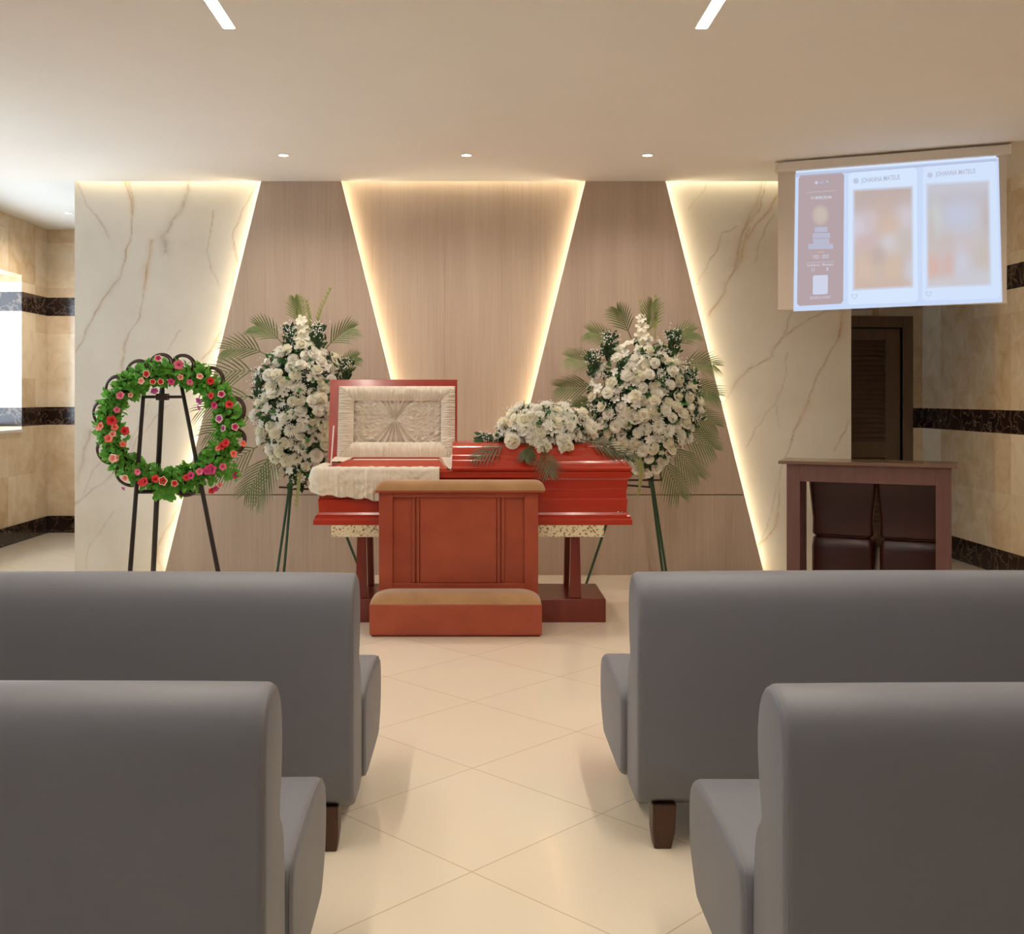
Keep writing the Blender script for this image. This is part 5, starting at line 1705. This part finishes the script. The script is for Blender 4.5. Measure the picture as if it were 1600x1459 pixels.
for hx, hy in ((1335, 463), (1451, 459)):
    hp = []
    for k in range(28):
        t = 2 * PI * k / 28
        hp.append((hx + 4.6 * math.sin(t) ** 3, hy - 4.6 * (13 * math.cos(t) - 5 * math.cos(2 * t) - 2 * math.cos(3 * t) - math.cos(4 * t)) / 16))
    outline('heart_icon', hp, .22, EM('heart_grey', (176, 188, 202)))
for hx, hy in ((1337.5, 283), (1453, 274)):
    quad('avatar_disc', [(hx + 5 * math.cos(2 * PI * k / 20), hy - 5 * math.sin(2 * PI * k / 20)) for k in range(20)], .0067, EM('avatar_grey', (200, 212, 232)), page)
    outline('avatar_icon', [(hx + 2.8 * math.cos(2 * PI * k / 12), hy - 2.8 * math.sin(2 * PI * k / 12)) for k in range(12)], .4, grey)

# ------------------------------------------------------------------ desk and two chairs
da = math.radians(25)
DR = Vector((3.094, 6.764))                      # front right corner of the top
DU = Vector((math.cos(da), -math.sin(da)))       # left -> right along the front
DN = Vector((math.sin(da), math.cos(da)))        # away from the chapel
DW, DZT = 1.121, .930
DL = DR - DU * DW
Dm = Matrix(((DU.x, DN.x, 0, DL.x), (DU.y, DN.y, 0, DL.y), (0, 0, 1, 0), (0, 0, 0, 1)))     # local: u along front, v away from the chapel, z
dk = thing('desk', 'brown reception desk with open front standing before the marble panel under the screen', 'desk', (DL.x, DL.y, 0), -da)


def du(px, v):
    """photo column -> distance along the desk, at depth v behind its front edge"""
    k = (px - VX) / F; q = DL + DN * v
    return (k * q.y - q.x) / (DU.x - k * DU.y)


b = MB(); b.box(0, DW, 0, .40, DZT - .022, DZT, Dm); b.build('top', M['desk_top'], dk, bevel=.003)
b = MB(); b.box(du(1229, .03), du(1250, .03), .03, .36, 0, DZT - .0225, Dm); b.build('side_panel', M['desk'], dk, bevel=.003)
b = MB(); b.box(du(1462, .03), du(1486, .03), .03, .36, 0, DZT - .0225, Dm); b.build('side_panel', M['desk'], dk, bevel=.003)
b = MB(); b.box(du(1250, .03) + .001, du(1462, .03) - .001, .03, .055, .790, DZT - .0225, Dm); b.build('front_rail', M['desk'], dk, bevel=.002)


def desk_chair(u0, label):
    """upholstered side chair seen from behind, tucked under the desk"""
    c = Dm @ Vector((u0, .46, 0))
    t = thing('upholstered_chair', label, 'chair', tuple(c), -da, 'maroon chairs under the desk')
    M4 = Matrix.Translation(c) @ Matrix.Rotation(-da, 4, 'Z')
    W = .212

    def rr(w, y0, y1, z, r=.03, bow=0.0):
        pts = []
        for cx, cy, a0 in ((w - r, y0 + r, -90), (w - r, y1 - r, 0), (-w + r, y1 - r, 90), (-w + r, y0 + r, 180)):
            for k in range(5):
                a = math.radians(a0 + 90 * k / 4)
                x, y = cx + r * math.cos(a), cy + r * math.sin(a)
                pts.append(M4 @ Vector((x, y + bow * (1 - (x / w) ** 2), z)))
        return pts
    b = MB()
    b.loft([rr(W - .020, -.055, .015, .385, .028), rr(W - .008, -.062, .02, .40, .03), rr(W - .010, -.060, .02, .50, .03, .016), rr(W + .002, -.058, .018, .62, .03, .026), rr(W + .013, -.066, .012, .74, .03, .018),
            rr(W + .013, -.075, .000, .80, .028, .008), rr(W + .003, -.068, -.012, .825, .02, .004)])
    b.build('backrest', M['maroon'], t, angle=60, fix=True)
    b = MB()
    b.loft([rr(W - .018, -.055, .40, .075, .02), rr(W - .006, -.060, .41, .12, .03), rr(W - .004, -.058, .42, .30, .03), rr(W - .012, -.050, .42, .365, .03), rr(W - .035, -.035, .40, .382, .03)])
    b.build('seat', M['maroon'], t, angle=60, fix=True)
    b = MB(); b.tube([M4 @ Vector((-W + .04 + (2 * W - .08) * k / 12, -.060 + .003 * math.sin(k * 2.1), .384 + .003 * math.sin(k * 1.7))) for k in range(13)], .0045, 6)
    b.build('piping', M['maroon'], t)
    for sx in (-1, 1):
        for y in (-.02, .36):
            l = MB(); l.tube([M4 @ Vector((sx * (W - .05), y, 0)), M4 @ Vector((sx * (W - .05), y, .08))], [.014, .018], 8); l.build('leg', M['leg_wood'], t)


desk_chair(du(1316, .42), 'maroon leatherette chair tucked under the brown desk, the one beside the slit of bright marble')
desk_chair(du(1316, .42) + .455, 'maroon leatherette chair tucked under the brown desk, the one nearer the stone wall')
